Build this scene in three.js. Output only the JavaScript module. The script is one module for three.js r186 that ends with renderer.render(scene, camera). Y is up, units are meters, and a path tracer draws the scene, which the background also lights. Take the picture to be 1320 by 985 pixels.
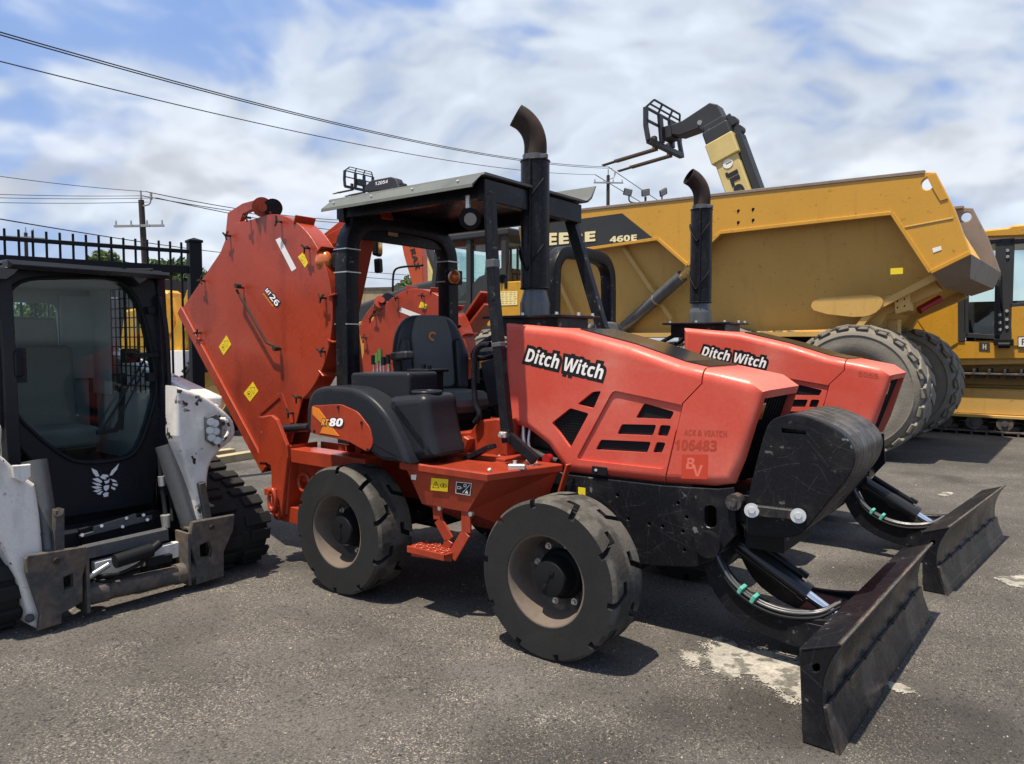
import * as THREE from 'three';
import { RoundedBoxGeometry } from 'three/addons/geometries/RoundedBoxGeometry.js';
import { mergeGeometries, toCreasedNormals } from 'three/addons/utils/BufferGeometryUtils.js';
import { ConvexGeometry } from 'three/addons/geometries/ConvexGeometry.js';
import { Brush, Evaluator, SUBTRACTION } from 'three-bvh-csg';

// ---------- camera ----------
const scene = new THREE.Scene();
const IMG = { f: 953, cx: 660, cy: 492.5, horizon: 440, eye: 1.62 };   // photograph 1320 x 985
const PITCH = Math.atan((IMG.cy - IMG.horizon) / IMG.f);
const camera = new THREE.PerspectiveCamera(2 * Math.atan(492.5 / IMG.f) * 180 / Math.PI, 1320 / 985, 0.05, 900);
camera.position.set(0, IMG.eye, 0);
camera.rotation.set(-PITCH, 0, 0);
scene.add(camera);

const renderer = new THREE.WebGLRenderer({ antialias: true });
renderer.toneMapping = THREE.LinearToneMapping;
renderer.toneMappingExposure = 1.42;
renderer.shadowMap.enabled = true;
renderer.setSize(1024, 764);

// ---------- noise ----------
function rng(seed) { let a = seed >>> 0; return () => { a |= 0; a = a + 0x6D2B79F5 | 0; let t = Math.imul(a ^ a >>> 15, 1 | a); t = t + Math.imul(t ^ t >>> 7, 61 | t) ^ t; return ((t ^ t >>> 14) >>> 0) / 4294967296; }; }
const hash2 = (x, y, s) => { let h = Math.imul(x, 374761393) + Math.imul(y, 668265263) + Math.imul(s, 1274126177) | 0; h = Math.imul(h ^ h >>> 13, 1274126177); return ((h ^ h >>> 16) >>> 0) / 4294967296; };
function vnoise(x, y, s, per = 0) {          // value noise, optionally periodic
  let xi = Math.floor(x), yi = Math.floor(y); const fx = x - xi, fy = y - yi;
  const u = fx * fx * (3 - 2 * fx), v = fy * fy * (3 - 2 * fy);
  let x1 = xi + 1, y1 = yi + 1;
  if (per) { xi = ((xi % per) + per) % per; yi = ((yi % per) + per) % per; x1 = ((x1 % per) + per) % per; y1 = ((y1 % per) + per) % per; }
  const a = hash2(xi, yi, s), b = hash2(x1, yi, s), c = hash2(xi, y1, s), d = hash2(x1, y1, s);
  return a + (b - a) * u + (c - a) * v + (a - b - c + d) * u * v;
}
function fbm(x, y, s, oct, per = 0) { let t = 0, a = .5, n = 0; for (let i = 0; i < oct; i++) { t += a * vnoise(x, y, s + i * 17, per); n += a; a *= .5; x *= 2; y *= 2; per *= 2; } return t / n; }
const sstep = (a, b, x) => { x = Math.min(1, Math.max(0, (x - a) / (b - a))); return x * x * (3 - 2 * x); };
const mix = (a, b, t) => a + (b - a) * t;

// ---------- sky: broken thin cloud over blue ----------
const EXPO = 1.35, SKYGAIN = 1 / EXPO;
(function makeSky() {
  const W = 2048, H = 1024, data = new Float32Array(W * H * 4);
  for (let j = 0; j < H; j++) {
    const el = ((j + .5) / H - .5) * Math.PI, sy = Math.sin(el), ce = Math.cos(el);
    for (let i = 0; i < W; i++) {
      const k = (j * W + i) * 4;
      let r, g, b;
      if (sy < -.02) { r = .20; g = .195; b = .19; }
      else {
        const az = ((i + .5) / W - .5) * 2 * Math.PI, x = Math.cos(az) * ce, z = Math.sin(az) * ce, y = Math.max(sy, 0);
        const t = 1.45 / (y + .30), px = x * t, pz = z * t;
        const hz = Math.pow(1 - y, 4);
        r = mix(.15, .40, hz); g = mix(.32, .56, hz); b = mix(.76, .82, hz);
        // broken high cloud: puffs and torn streaks with blue between
        const wx = fbm(px * .9 + 7, pz * .9 + 3, 11, 5) - .5, wz = fbm(px * .9 + 31, pz * .9 + 17, 23, 5) - .5;
        const ux = px + wx * .9, uz = pz + wz * .9;
        const veil = fbm(ux * .8 + uz * .35 + 1.7, uz * 1.2 - ux * .2 + 9, 5, 5);
        const puff = fbm(ux * 3.1 + uz * .8 + 3, uz * 4.2 - ux * .6, 41, 7);
        const curd = fbm(ux * 9 + uz * 2, uz * 11 - ux * 2, 61, 6);
        const thick = veil * .62 + puff * .42 + (curd - .5) * .13;
        let a = sstep(.425, .60, thick + .03 * hz);
        a = mix(a, 1, .17 + .14 * hz);
        const lum = .90 + .34 * (puff - .5) + .26 * (curd - .5) + .10 * sstep(.55, .75, thick);
        r = mix(r, .70 * lum, a); g = mix(g, .78 * lum, a); b = mix(b, .90 * lum, a);
        // greyer, thicker lumps
        const q = fbm(ux * 1.6 + 50, uz * 2.2 + 80, 77, 6), c = sstep(.56, .68, q) * sstep(.40, .62, puff);
        r = mix(r, .46, c * .42); g = mix(g, .50, c * .42); b = mix(b, .58, c * .42);
        // banks low over the horizon: lit heads, soft grey bases
        const heap = fbm(az * 8 + 5 + wx, el * 15, 131, 6), band = 1 - sstep(.14, .36, el), hc = sstep(.45, .56, heap) * band;
        const hl = mix(.60, 1.0, sstep(.36, .60, fbm(az * 11 + 3, el * 24 - .5, 151, 6)));
        r = mix(r, hl * .93, hc * .7); g = mix(g, hl * .965, hc * .7); b = mix(b, hl * 1.02, hc * .7);
      }
      data[k] = r * SKYGAIN; data[k + 1] = g * SKYGAIN; data[k + 2] = b * SKYGAIN; data[k + 3] = 1;
    }
  }
  const t = new THREE.DataTexture(data, W, H, THREE.RGBAFormat, THREE.FloatType);
  t.mapping = THREE.EquirectangularReflectionMapping; t.magFilter = THREE.LinearFilter; t.minFilter = THREE.LinearFilter; t.needsUpdate = true;
  scene.background = t; scene.environment = t;
})();

// ---------- sun ----------
const SUN = new THREE.Vector3(-.215, .93, .17).normalize();
const sun = new THREE.DirectionalLight(0xfff1dd, 4.9);
sun.position.copy(SUN).multiplyScalar(60).add(new THREE.Vector3(2, 0, -9));
sun.target.position.set(2, 0, -9); scene.add(sun.target);
sun.castShadow = true; sun.shadow.radius = 1.6; sun.shadow.mapSize.set(4096, 4096);
Object.assign(sun.shadow.camera, { left: -24, right: 24, top: 24, bottom: -24, near: 1, far: 140 });
scene.add(sun);

// ---------- photo pixel -> place ----------
const RAYF = new THREE.Vector3(0, -Math.sin(PITCH), -Math.cos(PITCH)), RAYU = new THREE.Vector3(0, Math.cos(PITCH), -Math.sin(PITCH));
const EYE = new THREE.Vector3(0, IMG.eye, 0);
const ray = (px, py) => RAYF.clone().addScaledVector(RAYU, -(py - IMG.cy) / IMG.f).add(new THREE.Vector3((px - IMG.cx) / IMG.f, 0, 0));
const ground = (px, py, y = 0) => { const d = ray(px, py); return EYE.clone().addScaledVector(d, (y - IMG.eye) / d.y); };
const atDepth = (px, py, depth) => { const d = ray(px, py); return EYE.clone().addScaledVector(d, depth / -d.z); };
class Frame {                                  // a thing's own axes: x along it, y up, z to the side we see
  constructor(o, th) { this.O = o.clone(); this.th = th; const c = Math.cos(th), s = Math.sin(th); this.X = new THREE.Vector3(c, 0, -s); this.Z = new THREE.Vector3(s, 0, c); }
  loc(P) { const d = P.clone().sub(this.O); return [d.dot(this.X), d.y, d.dot(this.Z)]; }
  z(px, py, z) { const d = ray(px, py), e = EYE.clone().sub(this.O), t = (z - e.dot(this.Z)) / d.dot(this.Z); const P = this.loc(EYE.clone().addScaledVector(d, t)); return [P[0], P[1]]; }
  x(px, py, x) { const d = ray(px, py), e = EYE.clone().sub(this.O), t = (x - e.dot(this.X)) / d.dot(this.X); const P = this.loc(EYE.clone().addScaledVector(d, t)); return [P[2], P[1]]; }
  zz(list, z) { return list.map(q => this.z(q[0], q[1], z)); }
  xx(list, x) { return list.map(q => this.x(q[0], q[1], x)); }
  P(px, py, z) { const q = this.z(px, py, z); return new THREE.Vector3(q[0], q[1], z); }
  PX(px, py, x) { const q = this.x(px, py, x); return new THREE.Vector3(x, q[1], q[0]); }
  place(g) { g.position.copy(this.O); g.rotation.y = this.th; return g; }
}

// ---------- geometry helpers ----------
const V = (x, y, z) => new THREE.Vector3(x, y, z);
function box(w, h, d, x = 0, y = 0, z = 0, rx = 0, ry = 0, rz = 0, r = .006) {
  const m = Math.min(w, h, d); r = Math.min(r, m * .3);
  const g = m < .012 ? new THREE.BoxGeometry(w, h, d) : new RoundedBoxGeometry(w, h, d, 1, r);
  if (rx || ry || rz) g.applyMatrix4(new THREE.Matrix4().makeRotationFromEuler(new THREE.Euler(rx, ry, rz)));
  return g.translate(x, y, z);
}
function orient(g, p, q, up = V(0, 1, 0)) {      // geometry along +x turned to run from p to q
  const d = q.clone().sub(p).normalize(); let s = d.clone().cross(up); if (s.lengthSq() < 1e-6) s = d.clone().cross(V(0, 0, 1)); s.normalize();
  const u = s.clone().cross(d);
  const m = new THREE.Matrix4().makeBasis(d, u, s).setPosition(p.clone().add(q).multiplyScalar(.5));
  return g.applyMatrix4(m);
}
const bar = (p, q, h, w, up, r = .006) => { const L = p.distanceTo(q), m = Math.min(h, w); return orient(m < .012 ? new THREE.BoxGeometry(L, h, w) : new RoundedBoxGeometry(L, h, w, 1, Math.min(r, m * .3)), p, q, up); };
const cyl = (p, q, r0, r1 = r0, n = 20, open = false) => orient(new THREE.CylinderGeometry(r1, r0, p.distanceTo(q), n, 1, open).rotateZ(-Math.PI / 2), p, q);
function tube(pts, r, n = 8, seg = 0, closed = false) { const c = new THREE.CatmullRomCurve3(pts, closed, 'centripetal'); return new THREE.TubeGeometry(c, seg || pts.length * 6, r, n, closed); }
function shapeOf(poly, holes = []) { const s = new THREE.Shape(poly.map(p => new THREE.Vector2(p[0], p[1]))); for (const h of holes) s.holes.push(new THREE.Path(h.map(p => new THREE.Vector2(p[0], p[1])))); return s; }
function ext(poly, z0, z1, bev = .005, holes = [], seg = 1) {   // outline in x,y pulled from z0 to z1
  const d = Math.abs(z1 - z0), b = Math.min(bev, d * .4);
  const g = new THREE.ExtrudeGeometry(shapeOf(poly, holes), { depth: d - 2 * b, bevelEnabled: b > 0, bevelThickness: b, bevelSize: b, bevelOffset: -b, bevelSegments: seg, curveSegments: 12 });
  return g.translate(0, 0, Math.min(z0, z1) + b);
}
const extX = (poly, x0, x1, bev = .005, holes = [], seg = 1) => ext(poly.map(p => [-p[0], p[1]]), x0, x1, bev, holes.map(h => h.map(p => [-p[0], p[1]])), seg).rotateY(Math.PI / 2); // outline in z,y pulled along x
const extY = (poly, y0, y1, bev = .005) => ext(poly.map(p => [p[0], -p[1]]), y0, y1, bev).rotateX(-Math.PI / 2);                      // outline in x,z pulled up
const turned = (prof, n = 48) => new THREE.LatheGeometry(prof.map(p => new THREE.Vector2(p[0], p[1])), n).rotateX(Math.PI / 2);        // profile (radius, z) about the z axis
function smoothPoly(pts, n = 6) { const c = new THREE.CatmullRomCurve3(pts.map(p => V(p[0], p[1], 0)), false, 'centripetal'); return c.getPoints(pts.length * n).map(p => [p.x, p.y]); }
function roundPoly(poly, r, n = 4) {            // rounded corners
  const out = [], L = poly.length;
  for (let i = 0; i < L; i++) {
    const p = new THREE.Vector2(...poly[i]), a = new THREE.Vector2(...poly[(i + L - 1) % L]), b = new THREE.Vector2(...poly[(i + 1) % L]);
    const ra = Math.min(r, p.distanceTo(a) * .45), rb = Math.min(r, p.distanceTo(b) * .45);
    const s = p.clone().add(a.sub(p).setLength(ra)), e = p.clone().add(b.sub(p).setLength(rb));
    for (let k = 0; k <= n; k++) { const t = k / n, u = 1 - t; out.push([u * u * s.x + 2 * u * t * p.x + t * t * e.x, u * u * s.y + 2 * u * t * p.y + t * t * e.y]); }
  }
  return out;
}
const hull = pts => new ConvexGeometry(pts);
const ringPts = (cx, cy, r, a0, a1, n) => Array.from({ length: n + 1 }, (_, i) => { const a = a0 + (a1 - a0) * i / n; return [cx + r * Math.cos(a), cy + r * Math.sin(a)]; });
function metreUV(g) {                            // texture coordinates in metres, by the way each face points
  if (g.index) g = g.toNonIndexed();
  const p = g.attributes.position, n = p.count, uv = new Float32Array(n * 2), a = V(), b = V(), c = V(), e = V(), f = V();
  for (let i = 0; i < n; i += 3) {
    a.fromBufferAttribute(p, i); b.fromBufferAttribute(p, i + 1); c.fromBufferAttribute(p, i + 2);
    e.subVectors(b, a).cross(f.subVectors(c, a)); const ax = Math.abs(e.x), ay = Math.abs(e.y), az = Math.abs(e.z);
    [a, b, c].forEach((q, k) => { const o = (i + k) * 2; if (az >= ax && az >= ay) { uv[o] = q.x; uv[o + 1] = q.y; } else if (ax >= ay) { uv[o] = q.z + .37; uv[o + 1] = q.y; } else { uv[o] = q.x; uv[o + 1] = q.z + .61; } });
  }
  g.setAttribute('uv', new THREE.BufferAttribute(uv, 2));
  return g;
}
function join(gs) {
  gs = (Array.isArray(gs) ? gs : [gs]).map(g => {
    g = g.index ? g.toNonIndexed() : g;
    if (!g.attributes.normal) g.computeVertexNormals();
    for (const k of Object.keys(g.attributes)) if (!['position', 'normal'].includes(k)) g.deleteAttribute(k);
    g.morphAttributes = {}; g.clearGroups(); return g;
  });
  return metreUV(gs.length > 1 ? mergeGeometries(gs) : gs[0]);
}
function creased(g, angle) {                       // corner normals weighted by face size, so flat faces stay flat beside rounded edges
  g = g.index ? g.toNonIndexed() : g; const p = g.attributes.position, n = p.count, fn = [], at = new Map(), a = V(), b = V(), c = V(), cs = Math.cos(angle), key = i => `${Math.round(p.getX(i) * 1e4)},${Math.round(p.getY(i) * 1e4)},${Math.round(p.getZ(i) * 1e4)}`, ks = [];
  for (let i = 0; i < n; i += 3) { a.fromBufferAttribute(p, i); b.fromBufferAttribute(p, i + 1); c.fromBufferAttribute(p, i + 2); fn.push(b.clone().sub(a).cross(c.clone().sub(a))); for (let k = 0; k < 3; k++) { const q = key(i + k); ks.push(q); if (!at.has(q)) at.set(q, []); at.get(q).push(i / 3); } }
  const un = fn.map(v => v.clone().normalize()), out = new Float32Array(n * 3), s = V();
  for (let i = 0; i < n; i++) { const f = (i / 3) | 0; s.set(0, 0, 0); for (const j of at.get(ks[i])) if (un[j].dot(un[f]) > cs) s.add(fn[j]); if (s.lengthSq() < 1e-20) s.copy(un[f]); s.normalize(); out[i * 3] = s.x; out[i * 3 + 1] = s.y; out[i * 3 + 2] = s.z; }
  g.setAttribute('normal', new THREE.BufferAttribute(out, 3)); return g;
}
function part(parent, name, gs, mat, label) {
  const m = new THREE.Mesh(join(gs), mat); m.name = name; m.castShadow = m.receiveShadow = true;
  if (label) m.userData.label = label;
  parent.add(m); return m;
}
const raw = (parent, name, g, mat) => { const m = new THREE.Mesh(g, mat); m.name = name; m.castShadow = m.receiveShadow = true; parent.add(m); return m; };   // keeps its own texture coordinates
const taken = {};
function numbered(n) { taken[n] = (taken[n] ?? -1) + 1; return taken[n] ? `${n}_${String(taken[n]).padStart(3, '0')}` : n; }
function thing(name, label, category, group) { const g = new THREE.Group(); g.name = numbered(name); g.userData = { label, category }; if (group) g.userData.group = group; scene.add(g); return g; }
const CSG = new Evaluator(); CSG.useGroups = false; CSG.attributes = ['position', 'normal'];
function cut(base, tools) {
  let B = new Brush(prep(base)); B.updateMatrixWorld();
  for (const t of tools) { const b = new Brush(prep(t)); b.updateMatrixWorld(); B = CSG.evaluate(B, b, SUBTRACTION); B.updateMatrixWorld(); }
  return B.geometry;
}
function prep(g) { g = g.index ? g : g.clone(); for (const k of Object.keys(g.attributes)) if (!['position', 'normal'].includes(k)) g.deleteAttribute(k); g.clearGroups(); return g; }
// ---------- textures and materials ----------
function dataTex(size, metres, fn, srgb = true) {
  const d = new Uint8Array(size * size * 4);
  for (let j = 0; j < size; j++) for (let i = 0; i < size; i++) {
    const c = fn(i / size, j / size, i, j), k = (j * size + i) * 4;
    for (let n = 0; n < 3; n++) d[k + n] = Math.max(0, Math.min(255, c[n] * 255)); d[k + 3] = 255;
  }
  const t = new THREE.DataTexture(d, size, size, THREE.RGBAFormat, THREE.UnsignedByteType);
  t.wrapS = t.wrapT = THREE.RepeatWrapping; t.magFilter = THREE.LinearFilter; t.minFilter = THREE.LinearMipmapLinearFilter; t.generateMipmaps = true;
  if (srgb) t.colorSpace = THREE.SRGBColorSpace; t.repeat.set(1 / metres, 1 / metres); t.needsUpdate = true; return t;
}
const grey = v => [v, v, v];
function scratches(size, n, seed, lenMax, dirBias = null) {      // field of thin scratch marks, wraps round
  const R = rng(seed), f = new Float32Array(size * size);
  for (let k = 0; k < n; k++) {
    let x = R() * size, y = R() * size; const a = dirBias === null ? R() * 6.283 : dirBias + (R() - .5) * .5, L = 6 + R() * R() * lenMax, s = .25 + .75 * R(); let b = a;
    for (let t = 0; t < L; t++) { b += (R() - .5) * .08; x += Math.cos(b); y += Math.sin(b); const i = ((x | 0) % size + size) % size, j = ((y | 0) % size + size) % size; f[j * size + i] = Math.max(f[j * size + i], s * (.5 + .5 * R())); }
  }
  return f;
}
const S512a = scratches(512, 90, 3, 120), S512b = scratches(512, 420, 9, 150), S512c = scratches(512, 500, 31, 90, 1.2);
// faint mottling of paint: near white, multiplied with the paint's colour
const wearMap = dataTex(512, 1.7, (u, v, i, j) => { const m = fbm(u * 6, v * 6, 3, 5, 6), f = vnoise(u * 180, v * 180, 8, 180); return grey(.90 + .12 * (m - .5) + .035 * (f - .5) + .06 * S512a[j * 512 + i]); });
const dirtMap = dataTex(512, 2.3, (u, v, i, j) => {                 // dusty machine paint
  const m = fbm(u * 5, v * 5, 13, 6, 5), p = sstep(.56, .74, m), s = fbm(u * 22, v * 5, 15, 4, 22), f = vnoise(u * 160, v * 160, 8, 160), sc = S512a[j * 512 + i];
  const b = .90 + .10 * (m - .5) + .05 * (f - .5) - .07 * sstep(.58, .8, s); return [b - .10 * p + .09 * sc, b - .09 * p + .10 * sc, b - .05 * p + .12 * sc];
});
const dustMap = dataTex(512, 2.6, (u, v, i, j) => {                // painted steel plate: thin dust, drips, a few scratches
  const m = fbm(u * 5, v * 5, 163, 6, 5), s = sstep(.60, .80, fbm(u * 40, v * 4, 165, 4, 40)), f = vnoise(u * 190, v * 190, 8, 190), sc = S512a[j * 512 + i], k = sstep(.80, .86, fbm(u * 60, v * 60, 167, 3, 60));
  const b = .93 + .07 * (m - .5) + .03 * (f - .5) - .03 * s - .18 * k; return [b + .05 * sc, b + .06 * sc, b + .02 * (m - .5) + .10 * sc];
});
const blackMap = dataTex(512, 1.1, (u, v, i, j) => {               // black paint, dusty, scratched to bare metal here and there
  const m = fbm(u * 7, v * 7, 23, 6, 7), d = sstep(.50, .80, m), f = vnoise(u * 170, v * 170, 8, 170), sc = S512b[j * 512 + i], chip = sstep(.74, .80, fbm(u * 36, v * 36, 28, 3, 36)) * sstep(.45, .7, m);
  const b = .115 + .03 * (f - .5) + .05 * d; return [b + .012 * d + .24 * sc * sc + .30 * chip, b + .01 * d + .24 * sc * sc + .29 * chip, b + .014 + .23 * sc * sc + .27 * chip];
});
const wornMap = dataTex(512, .9, (u, v, i, j) => {                 // black paint rubbed off by soil, brown film in patches
  const m = fbm(u * 6, v * 6, 123, 6, 6), d = sstep(.42, .68, m), f = vnoise(u * 170, v * 170, 8, 170), st = fbm(u * 70, v * 5, 127, 4, 70), sc = S512b[j * 512 + i], r = sstep(.62, .75, fbm(u * 11, v * 11, 129, 5, 11));
  const b = .20 + .04 * (f - .5) + .10 * d + .10 * (st - .5); return [b + .03 * d + .12 * r + .20 * sc, b + .02 * d + .06 * r + .20 * sc, b + .012 * d + .03 * r + .19 * sc];
});
const rustMap = dataTex(512, .8, (u, v, i, j) => {
  const m = fbm(u * 8, v * 8, 33, 6, 8), n = fbm(u * 30, v * 30, 37, 4, 30), sc = S512b[j * 512 + i], t = sstep(.38, .66, m);
  return [mix(.36, .47, t) + .16 * (n - .5) + .12 * sc, mix(.34, .40, t) + .14 * (n - .5) + .12 * sc, mix(.32, .345, t) + .12 * (n - .5) + .12 * sc];
});
const chipMap = dataTex(512, 1.3, (u, v, i, j) => {                // white paint: grime, chips down to dark primer
  const m = fbm(u * 6, v * 6, 143, 6, 6), c = sstep(.70, .75, fbm(u * 30, v * 30, 147, 4, 30)) * sstep(.48, .62, m), f = vnoise(u * 170, v * 170, 8, 170), sc = S512a[j * 512 + i], g = sstep(.5, .8, fbm(u * 24, v * 4, 149, 4, 24));
  const b = .93 - .09 * sstep(.5, .75, m) - .07 * g + .04 * (f - .5) - .22 * sc; return [mix(b, .20, c), mix(b * .99, .18, c), mix(b * .965, .165, c)];
});
const rubberMap = dataTex(512, .9, (u, v, i, j) => {
  const m = fbm(u * 7, v * 7, 43, 6, 7), f = vnoise(u * 150, v * 150, 48, 150), sc = S512c[j * 512 + i], g = sstep(.55, .75, fbm(u * 4, v * 14, 46, 5, 4));
  return [.80 + .12 * (m - .5) + .08 * (f - .5) + .06 * sc + .05 * g, .795 + .12 * (m - .5) + .08 * (f - .5) + .06 * sc + .045 * g, .78 + .12 * (m - .5) + .08 * (f - .5) + .06 * sc + .03 * g];
});
const treadMap = dataTex(512, .9, (u, v, i, j) => {                // scuffed running surface, pale dust worked into it
  const m = fbm(u * 9, v * 9, 53, 6, 9), f = vnoise(u * 120, v * 120, 58, 120), sc = S512c[j * 512 + i], d = sstep(.40, .66, m);
  return [.66 + .24 * d + .10 * (f - .5) + .12 * sc, .65 + .235 * d + .10 * (f - .5) + .12 * sc, .63 + .215 * d + .10 * (f - .5) + .11 * sc];
});
const fadeMap = dataTex(512, 1.9, (u, v, i, j) => {                // red plastic bleached chalky in blotches
  const m = fbm(u * 4, v * 4, 63, 6, 4), f = vnoise(u * 200, v * 200, 8, 200), p = sstep(.35, .70, m), st = sstep(.60, .80, fbm(u * 3, v * 26, 66, 4, 3));
  return [.86 + .03 * (f - .5) + .03 * p, .362 + .12 * p + .03 * (f - .5) + .04 * st, .292 + .12 * p + .03 * (f - .5) + .04 * st];
});
const roughMap = dataTex(256, 1.3, (u, v) => grey(.52 + .5 * (fbm(u * 6, v * 6, 73, 5, 6) - .5) + .12 * (vnoise(u * 90, v * 90, 74, 90) - .5)), false);
const bumpFine = dataTex(256, .35, (u, v) => grey(.5 + .6 * (fbm(u * 24, v * 24, 83, 4, 24) - .5)), false);
const bumpDent = dataTex(256, 1.6, (u, v) => grey(.5 + .9 * (fbm(u * 5, v * 5, 87, 4, 5) - .5)), false);

const lin = (r, g, b) => new THREE.Color().setRGB(r, g, b);
const std = (o) => new THREE.MeshStandardMaterial({ roughness: .6, metalness: 0, ...o });
const dull = (o) => new THREE.MeshPhysicalMaterial({ roughness: .6, metalness: 0, specularIntensity: .32, ...o });   // weak sheen
const M = {
  redSteel: std({ color: lin(.455, .060, .024), map: dirtMap, roughness: .62, roughnessMap: roughMap, bumpMap: bumpDent, bumpScale: .004 }),
  redHood: std({ color: lin(.84, .76, .76), map: fadeMap, roughness: .95, roughnessMap: roughMap }),
  orange: std({ color: lin(.72, .22, .02), roughness: .45 }),
  black: dull({ color: lin(.90, .95, 1), map: blackMap, roughness: .62, roughnessMap: roughMap }),
  blackWorn: dull({ color: lin(.85, .85, .85), map: wornMap, roughness: .75, roughnessMap: roughMap, bumpMap: bumpDent, bumpScale: .003 }),
  blackPlain: dull({ color: lin(.011, .012, .014), roughness: .55 }),
  soot: dull({ color: lin(.018, .017, .016), roughness: .95 }),
  engineGrey: std({ color: lin(.06, .06, .06), map: dirtMap, roughness: .7 }),
  gloss: std({ color: lin(.018, .018, .019), roughness: .16 }),
  plastic: dull({ color: lin(.026, .029, .036), map: wearMap, roughness: .62, roughnessMap: roughMap, bumpMap: bumpFine, bumpScale: .0006 }),
  rubber: dull({ color: lin(.040, .042, .045), map: rubberMap, roughness: .92 }),
  tread: dull({ color: lin(.128, .127, .124), map: treadMap, roughness: .95, bumpMap: bumpFine, bumpScale: .002 }),
  dirtyTread: std({ color: lin(.30, .28, .245), map: rubberMap, roughness: .97, bumpMap: bumpFine, bumpScale: .004 }),
  rim: std({ color: lin(.17, .135, .108), map: dirtMap, roughness: .9, bumpMap: bumpFine, bumpScale: .001 }),
  steel: std({ color: lin(.52, .52, .51), map: wearMap, roughness: .38, metalness: 1 }),
  zinc: std({ color: lin(.62, .62, .60), roughness: .42, metalness: .8 }),
  chrome: std({ color: lin(.82, .82, .83), roughness: .12, metalness: 1 }),
  greySteel: std({ color: lin(.115, .12, .125), map: dirtMap, roughness: .55, roughnessMap: roughMap }),
  rust: std({ color: lin(.64, .70, .75), map: rustMap, roughness: .85, metalness: .15, bumpMap: bumpFine, bumpScale: .002 }),
  rustPipe: std({ color: lin(.26, .20, .175), map: rustMap, roughness: .8, metalness: .2 }),
  canopy: std({ color: lin(.125, .14, .125), map: dirtMap, roughness: .6 }),
  seat: std({ color: lin(.135, .142, .138), map: wearMap, roughness: .78, bumpMap: bumpFine, bumpScale: .0012 }),
  seatSide: std({ color: lin(.026, .029, .034), map: wearMap, roughness: .5 }),
  amber: new THREE.MeshPhysicalMaterial({ color: lin(.50, .11, .006), roughness: .25, clearcoat: 1, clearcoatRoughness: .1 }),
  lens: new THREE.MeshPhysicalMaterial({ color: lin(.30, .31, .31), roughness: .12, clearcoat: 1, metalness: .3 }),
  fire: std({ color: lin(.32, .012, .012), roughness: .3 }),
  label: std({ color: lin(.80, .80, .78), roughness: .5 }),
  yellowLabel: std({ color: lin(.80, .62, .02), roughness: .5 }),
  whitePaint: std({ color: lin(.88, .88, .87), map: chipMap, roughness: .42, roughnessMap: roughMap }),
  cabGrey: dull({ color: lin(.020, .023, .029), map: wearMap, roughness: .55, roughnessMap: roughMap }),
  glass: new THREE.MeshPhysicalMaterial({ color: lin(.80, .90, .88), roughness: .03, transmission: 1, thickness: 0, ior: 1.5, specularIntensity: 1 }),
  yellow: std({ color: lin(.66, .345, .034), map: dustMap, roughness: .5, roughnessMap: roughMap }),
  yellowDirty: std({ color: lin(.66, .41, .115), map: dustMap, roughness: .75, roughnessMap: roughMap }),
  tailSteel: std({ color: lin(.30, .235, .19), map: dirtMap, roughness: .6, metalness: .1, bumpMap: bumpDent, bumpScale: .004 }),
  scraped: dull({ color: lin(.66, .66, .66), map: wornMap, roughness: .55, roughnessMap: roughMap, bumpMap: bumpDent, bumpScale: .004 }),
  interior: std({ color: lin(.30, .33, .345), map: wearMap, roughness: .8 }),
  cabGlass: new THREE.MeshPhysicalMaterial({ color: lin(.86, .94, .93), roughness: .04, transmission: 1, thickness: 0, ior: 1.45, specularIntensity: .5 }),
  deere: dull({ color: lin(.052, .056, .060), map: wearMap, roughness: .5 }),
  cream: std({ color: lin(.74, .60, .24), map: wearMap, roughness: .45 }),
  boomBlack: std({ color: lin(.032, .034, .040), map: wearMap, roughness: .5 }),
  fork: std({ color: lin(.085, .06, .05), roughness: .7 }),
  orangeMachine: std({ color: lin(.66, .10, .025), map: wearMap, roughness: .5 }),
  wood: std({ color: lin(.50, .42, .25), map: dirtMap, roughness: .9 }),
  poleWood: std({ color: lin(.075, .055, .045), map: dirtMap, roughness: .95 }),
  armGrey: std({ color: lin(.36, .37, .37), roughness: .7 }),
  wire: std({ color: lin(.02, .02, .022), roughness: .8 }),
  stucco: std({ color: lin(.52, .40, .23), map: dirtMap, roughness: .95 }),
  bark: std({ color: lin(.10, .075, .055), map: dirtMap, roughness: 1 }),
  green: std({ color: lin(.10, .22, .05), roughness: .5 }),
  teal: std({ color: lin(.10, .42, .32), roughness: .5 }),
  mirror: std({ color: lin(.8, .82, .84), roughness: .08, metalness: 1 }),
  exYellow: std({ color: lin(.70, .36, .02), map: dirtMap, roughness: .5 }),
};
M.leaf = new THREE.MeshPhysicalMaterial({ color: lin(1, 1, 1), vertexColors: true, roughness: 1, transmission: .35, thickness: 0, side: THREE.DoubleSide });

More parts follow.
